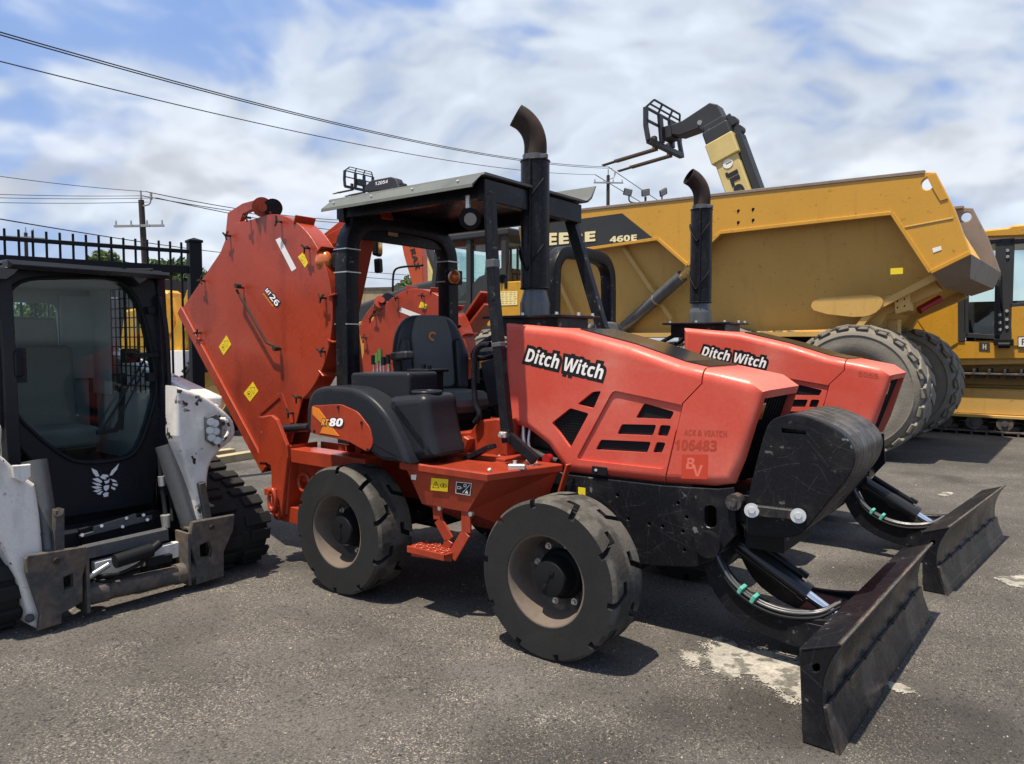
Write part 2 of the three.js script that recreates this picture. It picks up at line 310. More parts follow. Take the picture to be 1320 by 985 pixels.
// print on things: a drawing on a thin sheet that takes its place on a surface
function canvasMat(w, h, draw, o = {}) {
  const c = document.createElement('canvas'); c.width = w; c.height = h; const x = c.getContext('2d'); x.clearRect(0, 0, w, h); draw(x, w, h);
  const t = new THREE.CanvasTexture(c); t.colorSpace = THREE.SRGBColorSpace; t.magFilter = THREE.LinearFilter;
  return std({ map: t, transparent: true, alphaTest: .4, roughness: .5, ...o });
}
function quad(parent, name, p, mat, label) {     // p: top-left, top-right, bottom-right, bottom-left
  const g = new THREE.BufferGeometry();
  g.setAttribute('position', new THREE.Float32BufferAttribute([3, 2, 1, 3, 1, 0].flatMap(i => p[i].toArray()), 3));
  g.setAttribute('uv', new THREE.Float32BufferAttribute([0, 0, 1, 0, 1, 1, 0, 0, 1, 1, 0, 1], 2)); g.computeVertexNormals();
  const m = raw(parent, name, g, mat); if (label) m.userData.label = label; return m;
}
const quadZ = (F, parent, name, list, z, mat, label) => quad(parent, name, list.map(q => F.P(q[0], q[1], z)), mat, label);
const quadX = (F, parent, name, list, x, mat, label) => quad(parent, name, list.map(q => F.PX(q[0], q[1], x)), mat, label);
function fitText(x, s, px, w, h, weight = 'bold') { x.font = `${weight} ${px}px sans-serif`; x.textAlign = 'left'; x.textBaseline = 'alphabetic'; const m = x.measureText(s); return w / m.width; }
function lettering(s, o = {}) {                  // one line filling the sheet, optional outline and slant
  const W = o.w || 512, H = o.h || 128;
  if (!o.stroke && !o.bg && !o.mask) {             // one colour: the drawing only cuts the outline
    const m = lettering(s, { ...o, fill: '#fff', mask: true, bg: '#000' }), c = new THREE.Color(o.fill || '#fff'); m.alphaMap = m.map; m.alphaMap.colorSpace = THREE.NoColorSpace; m.map = null; m.color = c; return m;
  }
  return canvasMat(W, H, x => {
    if (o.bg) { x.fillStyle = o.bg; x.fillRect(0, 0, W, H); }
    const px = H * (o.size || .86); const pad = o.pad ?? 14; const k = fitText(x, s, px, W - 2 * pad - (o.slant || 0) * H, H);
    x.save(); x.transform(k, 0, -(o.slant || 0), 1, pad + (o.slant || 0) * H * .86, H * (o.base || .80));
    if (o.stroke) { x.lineJoin = 'round'; x.lineWidth = o.line || 22; x.strokeStyle = o.stroke; x.strokeText(s, 0, 0); }
    x.fillStyle = o.fill || '#fff'; x.fillText(s, 0, 0); if (o.heavy) { x.lineWidth = o.heavy; x.strokeStyle = o.fill || '#fff'; x.strokeText(s, 0, 0); }
    x.restore(); if (o.after) o.after(x, W, H);
  }, o.mat);
}
M.logo = canvasMat(1024, 256, (x, W, H) => {      // slanted white words on a black outline
  x.transform(1, 0, -.14, 1, 66, 190);
  const k = fitText(x, 'Ditch Witch', 196, 872, 0); x.scale(k, 1); x.lineJoin = 'miter';
  x.strokeStyle = '#0b0a0a'; x.lineWidth = 74; x.strokeText('Ditch Witch', 0, 0);
  x.fillStyle = '#f4f1ee'; x.strokeStyle = '#f4f1ee'; x.lineWidth = 3; x.strokeText('Ditch Witch', 0, 0); x.fillText('Ditch Witch', 0, 0);
});
M.warn = canvasMat(128, 128, (x, W, H) => {
  x.fillStyle = '#f2d21c'; x.fillRect(0, 0, W, H); x.strokeStyle = '#3a3206'; x.lineWidth = 5;
  x.beginPath(); x.moveTo(14, 98); x.lineTo(38, 34); x.lineTo(62, 98); x.closePath(); x.stroke();
  x.beginPath(); x.arc(94, 70, 22, 0, 6.3); x.stroke(); x.beginPath(); x.moveTo(38, 56); x.lineTo(38, 84); x.stroke(); x.fillStyle = '#3a3206'; x.fillRect(88, 56, 12, 26);
});
M.warnTall = canvasMat(128, 224, (x, W, H) => {
  x.fillStyle = '#f0d428'; x.fillRect(0, 0, W, H); x.strokeStyle = '#4a4008'; x.lineWidth = 5;
  x.beginPath(); x.moveTo(64, 20); x.lineTo(108, 92); x.lineTo(20, 92); x.closePath(); x.stroke(); x.beginPath(); x.arc(64, 156, 34, 0, 6.3); x.stroke(); x.fillStyle = '#4a4008'; x.beginPath(); x.arc(58, 160, 14, 0, 6.3); x.fill();
});
M.tieLabel = canvasMat(128, 96, (x, W, H) => {
  x.fillStyle = '#e8e8e8'; x.fillRect(0, 0, W, H); x.fillStyle = '#16171a'; x.fillRect(5, 5, W - 10, H - 10); x.strokeStyle = x.fillStyle = '#f0f0f0'; x.lineWidth = 5;
  x.strokeRect(16, 36, 22, 20); x.fillRect(42, 44, 12, 6); x.strokeRect(66, 16, 18, 18); x.beginPath(); x.moveTo(60, 84); x.lineTo(114, 14); x.stroke(); x.beginPath(); x.moveTo(80, 84); x.lineTo(96, 54); x.lineTo(110, 84); x.closePath(); x.fill();
});
M.rt80 = canvasMat(512, 160, (x) => {
  x.transform(1, 0, -.2, 1, 34, 122); x.lineJoin = 'round';
  x.font = 'bold 112px sans-serif'; x.strokeStyle = '#161210'; x.lineWidth = 20; x.strokeText('RT', 0, 0); x.fillStyle = '#f6a94e'; x.fillText('RT', 0, 0); x.strokeStyle = '#f6a94e'; x.lineWidth = 3; x.strokeText('RT', 0, 0); x.strokeStyle = '#161210'; x.lineWidth = 22;
  x.font = 'bold 136px sans-serif'; const w = 150; x.save(); x.translate(w, 4); x.scale(1.7, 1); x.strokeText('80', 0, 0); x.fillStyle = '#fff'; x.fillText('80', 0, 0); x.lineWidth = 7; x.strokeStyle = '#fff'; x.strokeText('80', 0, 0); x.restore();
});
M.mt26 = canvasMat(512, 192, (x) => {
  x.transform(1, 0, -.12, 1, 30, 110); x.lineJoin = 'round';
  x.font = 'bold 92px sans-serif'; x.strokeStyle = '#121010'; x.lineWidth = 30; x.strokeText('MT', 0, 0); x.fillStyle = '#fff'; x.fillText('MT', 0, 0);
  x.font = 'bold 130px sans-serif'; x.save(); x.translate(150, 6); x.scale(1.6, 1); x.strokeText('26', 0, 0); x.fillText('26', 0, 0); x.restore();
  x.font = 'bold 36px sans-serif'; x.fillStyle = '#f0a030'; x.fillText('MICROTRENCHER', 20, 62);
});
// ---------- ride-on trencher tractors ----------
const T = new Frame(V(.7387, 0, -4.4269), -.6524);
const WHEELBASE = 1.617, TYRE_R = .41;
const wheelGeo = (() => {
  const R = TYRE_R, h = .145, ri = .238;
  const prof = [[ri, -h], [R - .015, -h], [R, -h + .02], [R, h - .02], [R - .015, h], [ri, h], [ri, -h]];
  const tools = [];
  for (let k = 0; k < 10; k++) for (const s of [-1, 1]) {
    const a = (k + (s > 0 ? 0 : .5)) / 10 * Math.PI * 2 + .2;
    const g1 = new THREE.BoxGeometry(.085, .030, .15).applyMatrix4(new THREE.Matrix4().makeRotationX(s * .42)).translate(R, 0, s * .105);
    const g2 = new THREE.BoxGeometry(.066, .062, .034).translate(R, .052, s * .046);
    for (const g of [g1, g2]) tools.push(g.rotateZ(a));
  }
  const lathe = new THREE.LatheGeometry(prof.map(p => new THREE.Vector2(p[0], p[1])), 72).rotateX(Math.PI / 2);
  let g = cut(lathe, tools); g = g.index ? g.toNonIndexed() : g;
  g = toCreasedNormals(g, .5);
  const p = g.attributes.position, n = g.attributes.normal, out = [[[], []], [[], []]];
  for (let i = 0; i < p.count; i += 3) {
    let minR = 9; for (let k = 0; k < 3; k++) minR = Math.min(minR, Math.hypot(p.getX(i + k), p.getY(i + k)));
    const nr = (n.getX(i) * p.getX(i) + n.getY(i) * p.getY(i)) / Math.hypot(p.getX(i), p.getY(i));
    const o = out[minR > R - .02 && nr > .5 ? 1 : 0];
    for (let k = 0; k < 3; k++) { o[0].push(p.getX(i + k), p.getY(i + k), p.getZ(i + k)); o[1].push(n.getX(i + k), n.getY(i + k), n.getZ(i + k)); }
  }
  const mk = o => { const q = new THREE.BufferGeometry(); q.setAttribute('position', new THREE.Float32BufferAttribute(o[0], 3)); q.setAttribute('normal', new THREE.Float32BufferAttribute(o[1], 3)); return q; };
  return { side: mk(out[0]), tread: mk(out[1]) };
})();
function makeWheel(parent, x, side) {
  const w = new THREE.Group(); w.name = 'wheel'; parent.add(w); w.position.set(x, TYRE_R, side * (.95 - .145)); if (side < 0) w.rotation.y = Math.PI; w.rotation.z = x * 1.7 + .35;
  part(w, 'tyre_sidewall', wheelGeo.side.clone(), M.rubber); part(w, 'tyre_tread', wheelGeo.tread.clone(), M.tread);
  part(w, 'rim', turned([[.2375, -.14], [.2375, .135], [.243, .139], [.228, .142], [.222, .12], [.208, .03], [.196, -.015]], 56), M.rim); part(w, 'wheel_disc', turned([[.197, -.015], [.185, -.024], [.15, -.030], [.02, -.034]], 48), M.blackWorn);
  part(w, 'hub', [turned([[.13, -.05], [.13, -.005], [.115, .0], [.112, .012], [.10, .016], [.098, .085], [.092, .098], [.088, .108], [.001, .112]], 40), box(.05, .012, .006, .01, .012, .112, 0, 0, .8), cyl(V(.035, .03, .108), V(.035, .03, .117), .014), cyl(V(-.035, -.03, .108), V(-.035, -.03, .117), .014)], M.blackPlain);
  const bolt = join([cyl(V(0, 0, -.04), V(0, 0, .004), .011, .011, 6), cyl(V(0, 0, -.035), V(0, 0, -.012), .020, .018, 12)]);
  for (let k = 0; k < 8; k++) { const a = k / 8 * 6.2832 + .2, b = raw(w, 'wheel_bolt', bolt, M.zinc); b.position.set(.155 * Math.cos(a), .155 * Math.sin(a), 0); }
  return w;
}
const HOODZ = .30;
const hoodGeo = (() => {
  const prof = [[-.774, 1.735], [-.27, 1.692], [.12, 1.60], [.42, 1.507], [.60, 1.472], [.795, 1.435], [.882, 1.375], [.781, 1.02], [.728, .885], [.62, .858], [.326, .842], [-.31, .832], [-.44, .985], [-.60, 1.075], [-.764, 1.106]];
  const full = () => new THREE.ExtrudeGeometry(shapeOf(prof), { depth: 2 * HOODZ - .12, bevelEnabled: true, bevelThickness: .06, bevelSize: .06, bevelOffset: -.06, bevelSegments: 6 }).translate(0, 0, -HOODZ + .06);
  const z = HOODZ, seamT = [.56, 1.60], seamB = [.318, .75], d = .004;
  const seamM = T.z(880, 520, z);
  const front = ext([[seamT[0] - d, 1.9], [seamT[0] - d, seamT[1]], [.548 - d, 1.40], [seamM[0] - d, seamM[1]], [seamB[0] - d, seamB[1]], [seamB[0] - d, .5], [2, .5], [2, 1.9]], -.6, .6, 0);
  const rear = ext([[seamT[0] + d, 1.9], [-2, 1.9], [-2, .5], [seamB[0] + d, .5], [seamB[0] + d, seamB[1]], [seamM[0] + d, seamM[1]], [.548 + d, 1.40], [seamT[0] + d, seamT[1]]], -.6, .6, 0);
  const zz = (l) => T.zz(l, z);
  const panel = zz([[790, 503], [912, 529], [868, 556], [857, 605], [742, 592]]);           // pressed-in field round the vents
  const vents = [
    [[777, 503], [760, 532], [744, 521], [764, 507]].slice(0, 4),
    [[711, 544], [738, 524], [760, 532], [736, 580]],
    [[829, 520], [868, 531], [863, 541], [818, 539]],
    [[800, 547], [845, 548], [840, 562], [794, 560]],
    [[850, 548], [864, 549], [859, 563], [846, 562]],
    [[773, 567], [838, 570], [833, 584], [766, 580]],
    [[845, 570], [857, 571], [852, 584], [840, 584]]];
  vents[0] = [[775, 504], [765, 527], [744, 521], [764, 505]]; vents[1] = [[711, 545], [735, 526], [759, 533], [735, 578]];
  const ventPoly = vents.map(v => roundPoly(zz(v), .012, 2));
  const tools = [];
  for (const s of [1, -1]) {
    tools.push(ext(roundPoly(panel, .03, 3), s > 0 ? z - .012 : -z - .05, s > 0 ? z + .05 : -z + .012, 0));
    for (const v of ventPoly) tools.push(ext(v, s > 0 ? z - .05 : -z - .05, s > 0 ? z + .06 : -z + .05, 0));
  }
  const mouth = ext([[.70, 1.325], [.79, 1.335], [1.2, 1.335], [1.2, .7], [.57, .7], [.60, .86]], -.262, .262, 0);
  const main = creased(cut(full(), [front, ...tools]), .8);
  const nose = creased(cut(full(), [rear, mouth]), .85);
  return { main, nose, ventPoly };
})();
const bladeProfile = smoothPoly([[1.437, .44], [1.392, .345], [1.372, .25], [1.378, .16], [1.405, .09], [1.43, .045]], 4);

function sawHousing(parent, o) {                 // flat drum over the saw wheel: round head, open straight mouth
  const H = new THREE.Group(); H.name = 'saw_housing'; parent.add(H);
  const z1 = .60, t = .16, zb = z1 - t, c = [-2.80, 1.83], r = .745;
  const A = [-4.056, 1.905], B = [-2.854, .64];
  const prof = [A, [-3.447, 2.342], [-3.32, 2.505], [-3.22, 2.555], [-2.95, 2.562], ...ringPts(c[0], c[1], r, 1.72, -1.02, 44), [-2.62, .70], B];
  part(H, 'cover_plate', ext(prof, z1 - .012, z1, .003), M.redSteel);
  part(H, 'back_plate', ext(prof, zb, zb + .012, .003), M.redSteel);
  const inner = ringPts(c[0], c[1], r - .012, -1.02, 2.42, 44), outer = ringPts(c[0], c[1], r, 2.42, -1.02, 44);
  part(H, 'drum_rim', ext([...inner, ...outer], zb + .012, z1 - .012, 0), M.redSteel);
  for (const a of [-.62, -.28, .15, .62, 1.1]) part(H, 'rim_rib', box(.07, .012, t + .02, c[0] + (r + .012) * Math.cos(a), c[1] + (r + .012) * Math.sin(a), z1 - t / 2, 0, 0, a), M.redSteel);
  const n = new THREE.Vector2(B[1] - A[1], -(B[0] - A[0])).normalize();            // outwards of the mouth
  part(H, 'mouth_flange', [bar(V(A[0] + n.x * .02, A[1] + n.y * .02, z1 + .012), V(B[0] + n.x * .02, B[1] + n.y * .02, z1 + .012), .085, .025), bar(V(A[0] + n.x * .05, A[1] + n.y * .05, z1 - t / 2), V(B[0] + n.x * .05, B[1] + n.y * .05, z1 - t / 2), .02, t + .05)], M.redSteel);
  const zf = z1 + .002;
  for (const [px, py] of [[323, 281], [363, 286], [297, 304], [264, 362], [259, 429], [399, 320], [420, 384], [419, 453], [388, 512], [378, 532]]) {   // wing bolts
    const b = new THREE.Group(); b.name = 'wing_bolt'; H.add(b); b.position.copy(T.P(px, py, z1)); b.rotation.z = px * 1.7;
    part(b, 'bolt_post', cyl(V(0, 0, 0), V(0, 0, .055), .010, .008, 8), M.rustPipe);
    part(b, 'bolt_wing', [bar(V(-.038, .012, .045), V(0, 0, .042), .013, .010), bar(V(.038, .014, .045), V(0, 0, .042), .013, .010), bar(V(0, -.045, .04), V(0, 0, .042), .010, .008)], M.rustPipe);
  }
  const P = (a, b, d) => { const q = T.z(a, b, z1); return V(q[0], q[1], z1 + d); };
  part(H, 'grab_rail', [bar(P(314, 371, 0), P(314, 371, .05), .016, .016), bar(P(312, 374, .05), P(351, 442, .05), .016, .016), bar(P(351, 442, .05), P(361, 446, .05), .016, .016), bar(P(361, 446, .05), P(362, 450, 0), .016, .016), cyl(P(314, 369, .03), P(314, 369, .07), .02, .02, 12), cyl(P(362, 449, .02), P(362, 449, .065), .02, .02, 12)], M.rustPipe);
  quad(H, 'model_lettering', [[345, 366], [366, 394], [358, 407], [336, 378]].map(q => T.P(q[0], q[1], zf)), M.mt26);
  quad(H, 'reflector_strip', [[355, 309], [361, 306], [382, 346], [376, 350]].map(q => T.P(q[0], q[1], zf)), M.label);
  for (const l of [[[391, 325], [397, 339], [393, 345], [384, 331]], [[292, 432], [298, 444], [288, 458], [282, 447]], [[326, 492], [333, 504], [322, 518], [314, 507]]]) quad(H, 'warning_sticker', [l[0], l[1], l[2], l[3]].map(q => T.P(q[0], q[1], zf)), M.warnTall);
  // bracket and ram pin on the shoulder of the drum
  part(H, 'shoulder_bracket', [ext(T.zz([[290, 305], [293, 274], [312, 262], [334, 256], [346, 260], [348, 275], [340, 281], [331, 277], [326, 270], [313, 276], [309, 288], [302, 291], [300, 300]], z1 - .03), z1 - .07, z1 - .03, .006), cyl(T.P(338, 267, z1 - .08), T.P(338, 267, z1 + .0), .075, .075, 24), cyl(T.P(338, 267, z1 - .3), T.P(338, 267, z1 + .03), .035, .035, 16)], M.redSteel);
  part(H, 'bracket_bush', cyl(T.P(352, 268, z1 - .22), T.P(352, 268, z1 - .05), .07, .07, 20), M.black);
  // wear-scraped mount foot at the bottom of the cover
  part(H, 'mount_plate', ext(T.zz([[337, 537], [350, 535], [357, 541], [363, 560], [369, 580], [352, 596], [338, 596]], z1), z1 + .002, z1 + .03, .004), M.redSteel);
  part(H, 'mount_bolt', [cyl(T.P(341, 557, z1 + .02), T.P(341, 557, z1 + .06), .028, .024, 6)], M.zinc);
  part(H, 'stiffener', [ext(T.zz([[334, 528], [360, 507], [362, 512], [337, 534]], z1), z1, z1 + .008, .002), ext(T.zz([[360, 508], [364, 506], [378, 545], [374, 547]], z1), z1, z1 + .008, .002)], M.redSteel);
  return H;
}

function makeTractor(o) {
  const G = thing('trencher_tractor', o.label, 'trencher', 'ride-on trencher tractors parked side by side');
  for (const x of [0, -WHEELBASE]) for (const s of [1, -1]) makeWheel(G, x, s);
  part(G, 'axle', [cyl(V(0, TYRE_R, -.80), V(0, TYRE_R, .80), .085), box(.30, .26, .34, 0, TYRE_R, 0, 0, 0, 0, .05)], M.black);
  part(G, 'axle', [cyl(V(-WHEELBASE, TYRE_R, -.80), V(-WHEELBASE, TYRE_R, .80), .085), box(.30, .26, .34, -WHEELBASE, TYRE_R, 0, 0, 0, 0, .05)], M.black);
  // chassis
  const side = [[-.47, .87], [-.30, .826], [.326, .834], [.64, .854], [.726, .872], [.742, .63], [.62, .475], [.52, .42], [.30, .385], [.06, .36], [-.18, .40], [-.36, .52]];
  for (const s of [1, -1]) {
    const pl = part(G, 'frame_side_plate', ext(side, s > 0 ? .275 : -.295, s > 0 ? .295 : -.275, .004, [roundPoly([[.57, .645], [.635, .645], [.635, .76], [.57, .76]], .03, 3), ...[[-.2, .7], [.05, .745], [.12, .62], [.25, .61], [.33, .61], [.12, .53], [.42, .75], [.45, .60], [.46, .50], [.47, .68]].map(p => ringPts(p[0], p[1], .009, 0, 6.1, 8))]), M.black);
    if (s > 0) part(pl, 'pin_boss', [cyl(V(.735, .80, .26), V(.735, .80, .325), .042, .042, 20), cyl(V(.735, .80, .27), V(.735, .80, .34), .02, .02, 14)], M.blackWorn);
  }
  part(G, 'frame_sticker', [box(.05, .05, .002, ...(() => { const q = T.z(750, 634, .297); return [q[0], q[1], .297]; })())], M.yellowLabel);
  part(G, 'frame_rail', [box(2.9, .22, .40, -1.05, .55, 0), box(.9, .42, .5, .12, .60, 0), box(.7, .5, .52, -.75, .70, 0)], M.blackPlain);
  part(G, 'engine', [box(.95, .62, .46, .0, 1.12, 0, 0, 0, 0, .03), cyl(V(-.6, 1.0, .1), V(-.35, 1.0, .16), .09), tube([V(-.66, 1.08, .22), V(-.6, .98, .30), V(-.5, .92, .27), V(-.36, .90, .29)], .018), tube([V(-.7, 1.06, .24), V(-.66, .94, .28), V(-.52, .88, .30)], .014)], M.engineGrey);
  part(G, 'engine_hose', [tube([V(-.64, 1.10, .26), V(-.60, 1.0, .31), V(-.56, .92, .31), V(-.50, .90, .30)], .012), tube([V(-.60, 1.10, .24), V(-.57, .98, .30), V(-.52, .90, .30)], .010)], M.zinc);
  part(G, 'filler_cap', [cyl(V(-.42, .91, .29), V(-.42, .91, .33), .03, .03, 16)], M.fire);
  // hood
  const hood = part(G, 'hood', hoodGeo.main.clone(), M.redHood), nose = part(G, 'hood_nose', hoodGeo.nose.clone(), M.redHood);
  hoodGeo.ventPoly.forEach((v, i) => {
    for (const s of [1, -1]) part(i < 2 ? hood : hood, 'vent_screen', [ext(v, s * (HOODZ - .034), s * (HOODZ - .026), 0)], M.blackPlain);
    const xs = v.map(p => p[0]), ys = v.map(p => p[1]), x0 = Math.min(...xs), x1 = Math.max(...xs), y0 = Math.min(...ys), y1 = Math.max(...ys), bars = [];
    const inside = (x, y) => { let c = false; for (let a = 0, b = v.length - 1; a < v.length; b = a++) if ((v[a][1] > y) !== (v[b][1] > y) && x < (v[b][0] - v[a][0]) * (y - v[a][1]) / (v[b][1] - v[a][1]) + v[a][0]) c = !c; return c; };
    for (let y = y0 + .012; y < y1; y += .016) { let a = null; for (let x = x0; x <= x1 + .004; x += .004) { const q = inside(x, y); if (q && a === null) a = x; if (!q && a !== null) { if (x - a > .012) bars.push(new THREE.BoxGeometry(x - a, .004, .004).translate((x + a) / 2, y, HOODZ - .023)); a = null; } } }
    if (bars.length && i < 2) part(hood, 'vent_mesh', bars, M.blackPlain);
  });
  const lines = [[-.26, 1.699], [.12, 1.607], [.42, 1.514], [.545, 1.490]];
  part(hood, 'hood_top_panel', ext([...lines, ...lines.slice().reverse().map(p => [p[0], p[1] - .02])], -.205, .205, 0), M.gloss);
  part(hood, 'hood_latch', [box(.10, .05, .012, ...(() => { const q = T.z(773, 607, HOODZ); return [q[0], q[1], HOODZ]; })(), 0, 0, .0, .004)], M.blackPlain);
  part(hood, 'latch_screw', [cyl(T.P(768, 606, HOODZ), T.P(768, 606, HOODZ + .012), .008)], M.zinc);
  quadZ(T, hood, 'brand_lettering', [[672, 441], [791, 468], [786, 500], [667, 471]], HOODZ + .001, M.logo);
  if (o.first) {
    quadZ(T, nose, 'faded_lettering', [[881, 551], [940, 553], [939, 566], [880, 563]], HOODZ + .001, lettering('ACK & VEATCH', { w: 512, h: 84, fill: '#b04733', size: .84 }));
    quadZ(T, nose, 'fleet_number', [[868, 563], [928, 564], [926, 586], [866, 584]], HOODZ + .001, lettering('106483', { w: 384, h: 128, fill: '#b0422c', heavy: 2 }));
    quadZ(T, nose, 'fleet_emblem', [[879, 586], [913, 586], [912, 618], [878, 617]], HOODZ + .001, canvasMat(128, 128, x => { x.fillStyle = '#c2412a'; x.fillRect(0, 0, 128, 128); x.fillStyle = '#dd7360'; x.font = 'bold 82px sans-serif'; x.fillText('B', 16, 76); x.fillText('V', 54, 114); x.fillStyle = '#c2412a'; x.fillRect(14, 8, 14, 40); }));
  } else quadZ(T, nose, 'fleet_number', [[926, 493], [966, 500], [965, 515], [925, 508]], HOODZ + .001, lettering('5055', { w: 256, h: 96, fill: '#b04a35' }));
  part(nose, 'grille_slat', [...Array(11)].map((_, i) => bar(V(.815, 1.325, -.24 + i * .048), V(.665, .875, -.24 + i * .048), .02, .014)), M.blackPlain);
  part(nose, 'radiator', [bar(V(.775, 1.33, 0), V(.62, .86, 0), .02, .515)], M.blackPlain);
  part(nose, 'grille_lamp', [box(.02, .09, .05, .83, 1.265, .215, 0, 0, -.27)], M.amber);
  // exhaust
  const sx = -.74;
  part(G, 'stack_plate', [box(.62, .018, .46, sx + .05, 1.775, 0), box(.50, .12, .36, sx + .05, 1.715, 0)], M.black);
  for (const [a, b] of [[-.25, .19], [.0, .205], [.25, .19], [.32, .05], [.30, -.15]]) part(G, 'plate_bolt', cyl(V(sx + .05 + a, 1.78, b), V(sx + .05 + a, 1.80, b), .013, .011, 6), M.zinc);
  const st = new THREE.Group(); st.name = 'exhaust_stack'; G.add(st); st.position.set(sx, 0, 0);
  part(st, 'stack_base', new THREE.LatheGeometry([[.098, 1.78], [.098, 1.87], [.094, 1.885], [.078, 1.945], [.076, 1.98]].map(p => new THREE.Vector2(...p)), 32), M.greySteel);
  part(st, 'heat_shield', [new THREE.CylinderGeometry(.094, .094, .82, 28).translate(0, 2.375, 0), new THREE.TorusGeometry(.094, .006, 6, 28).rotateX(Math.PI / 2).translate(0, 1.965, 0), new THREE.TorusGeometry(.094, .006, 6, 28).rotateX(Math.PI / 2).translate(0, 2.785, 0)], M.black);
  part(st, 'shield_seam', box(.012, .82, .022, .03, 2.375, .094), M.black);
  for (const [y0, y1, sg] of [[2.50, 2.66, 1], [2.50, 2.66, -1], [2.08, 2.24, 1], [2.08, 2.24, -1]]) part(st, 'shield_cord', tube([...Array(9)].map((_, i) => { const a = 1.57 + sg * (i - 4) * .30, t = Math.abs(i - 4) / 4; return V(.100 * Math.cos(a), mix(y0, y1, y0 > 2.3 ? t : t), .100 * Math.sin(a)); }), .007, 6, 24), M.blackPlain);
  part(st, 'stack_clamp', [new THREE.CylinderGeometry(.083, .083, .05, 24).translate(0, 2.80, 0), box(.05, .03, .03, .09, 2.80, .03)], M.greySteel);
  const bend = [V(0, 2.80, 0), V(0, 2.91, 0), V(-.016, 2.985, .018), V(-.05, 3.045, .056), V(-.085, 3.075, .098)];
  const pipe = new THREE.TubeGeometry(new THREE.CatmullRomCurve3(bend), 24, .074, 24), bore = new THREE.TubeGeometry(new THREE.CatmullRomCurve3(bend), 24, .068, 24);
  part(st, 'stack_elbow', pipe, M.rustPipe); part(st, 'stack_bore', bore, M.soot);
  { const c = new THREE.CatmullRomCurve3(bend), e = c.getPoint(1), t = c.getTangent(1); const ring = new THREE.RingGeometry(.068, .074, 24); ring.applyMatrix4(new THREE.Matrix4().makeRotationFromQuaternion(new THREE.Quaternion().setFromUnitVectors(V(0, 0, 1), t))).translate(e.x, e.y, e.z); part(st, 'stack_lip', ring, M.rustPipe); }

  // side tank with lid
  const zt = .85, lidY = .895;
  part(G, 'tank_lid', [extY([[-1.137, zt], [-.452, zt], [-.30, .33], [-.95, .33]], lidY - .05, lidY, .008)], M.redSteel);
  const tank = part(G, 'side_tank', (() => {
    const g = new THREE.BufferGeometry(), q = [[-1.09, .846, .835], [-.475, .846, .835], [-.33, .846, .34], [-.96, .846, .34], [-1.0, .645, .80], [-.64, .645, .80], [-.50, .42, .34], [-.96, .42, .34]];
    const f = [[4, 5, 1, 0], [5, 6, 2, 1], [7, 4, 0, 3], [6, 7, 3, 2], [7, 6, 5, 4]], a = []; f.forEach(k => [0, 1, 2, 0, 2, 3].forEach(i => a.push(...q[k[i]]))); g.setAttribute('position', new THREE.Float32BufferAttribute(a, 3)); g.computeVertexNormals(); return g;
  })(), M.redSteel);
  { const zf = (y) => .835 - (.846 - y) / .201 * .035 + .005; const P = (px, py) => { let z = .82; for (let k = 0; k < 6; k++) z = zf(T.z(px, py, z)[1]); return T.P(px, py, z); };
    quad(tank, 'warning_sticker', [P(556, 616), P(578, 618), P(577, 634), P(555, 632)], M.warn); quad(tank, 'tie_down_sticker', [P(588, 621), P(608, 623), P(606, 639), P(587, 636)], M.tieLabel); quad(tank, 'white_sticker', [P(530, 612), P(537, 612), P(536, 619), P(530, 618)], M.label); }
  part(tank, 'tank_latch', [box(.10, .03, .05, -.42, .905, .62, 0, .5, 0), cyl(V(-.45, .90, .60), V(-.45, .935, .60), .012)], M.zinc);
  part(tank, 'tank_gusset', [box(.016, .34, .05, -.30, .74, .345, 0, 0, -.32)], M.redSteel);
  for (const [x, y, z] of [[-.36, .84, .36], [-.42, .70, .36], [-.47, .900, .80], [-1.12, .900, .80], [-.72, .90, .40], [-.5, .90, .40]]) part(tank, 'tank_bolt', cyl(V(x, y, z), V(x, y + .012, z + .01), .013, .011, 6), M.zinc);
  const stepG = part(G, 'step', [box(.30, .018, .15, -.90, .385, .80), box(.30, .04, .012, -.90, .378, .875), ...[0, 1, 2].flatMap(r => [0, 1, 2, 3, 4].map(c => new THREE.TorusGeometry(.020, .006, 6, 10).rotateX(Math.PI / 2).translate(-1.01 + c * .055, .397, .755 + r * .045)))], M.redSteel);
  part(stepG, 'step_strap', [bar(V(-.90, .655, .775), V(-.89, .56, .775), .07, .014, V(1, 0, 0)), bar(V(-.89, .56, .775), V(-.80, .45, .775), .07, .014, V(1, 0, 0)), bar(V(-.80, .45, .775), V(-.84, .37, .775), .06, .014, V(1, 0, 0))], M.redSteel);
  part(stepG, 'step_strap', [bar(V(-.66, .655, .785), V(-.66, .52, .785), .07, .014, V(1, 0, 0)), bar(V(-.66, .52, .785), V(-.76, .36, .80), .07, .014, V(1, 0, 0)), bar(V(-.76, .36, .80), V(-1.04, .355, .85), .05, .014)], M.redSteel);
  for (const x of [-.86, -.62]) part(stepG, 'step_bolt', cyl(V(x, .635, .78), V(x, .635, .80), .016, .014, 8), M.zinc);
  // floor, red hump and plates between the posts
  part(G, 'floor_plate', [box(1.5, .03, 1.0, -1.35, .90, 0), box(1.15, .40, .5, -1.55, .70, 0)], M.redSteel);
  part(G, 'floor_hump', [ext(T.zz([[575, 590], [577, 571], [588, 557], [606, 556], [616, 542], [640, 539], [652, 541], [652, 588]], .40), .10, .40, .012), ext(T.zz([[577, 590], [598, 592], [607, 566], [600, 562], [585, 582]], .44), .40, .46, .006)], M.redSteel);
  part(G, 'pedal', [bar(T.P(602, 591, .52), T.P(635, 575, .52), .03, .08)], M.black);
  part(G, 'rear_bulkhead', [box(.06, .55, .9, -1.98, 1.05, 0), box(.5, .28, .8, -1.75, 1.0, 0)], M.redSteel);

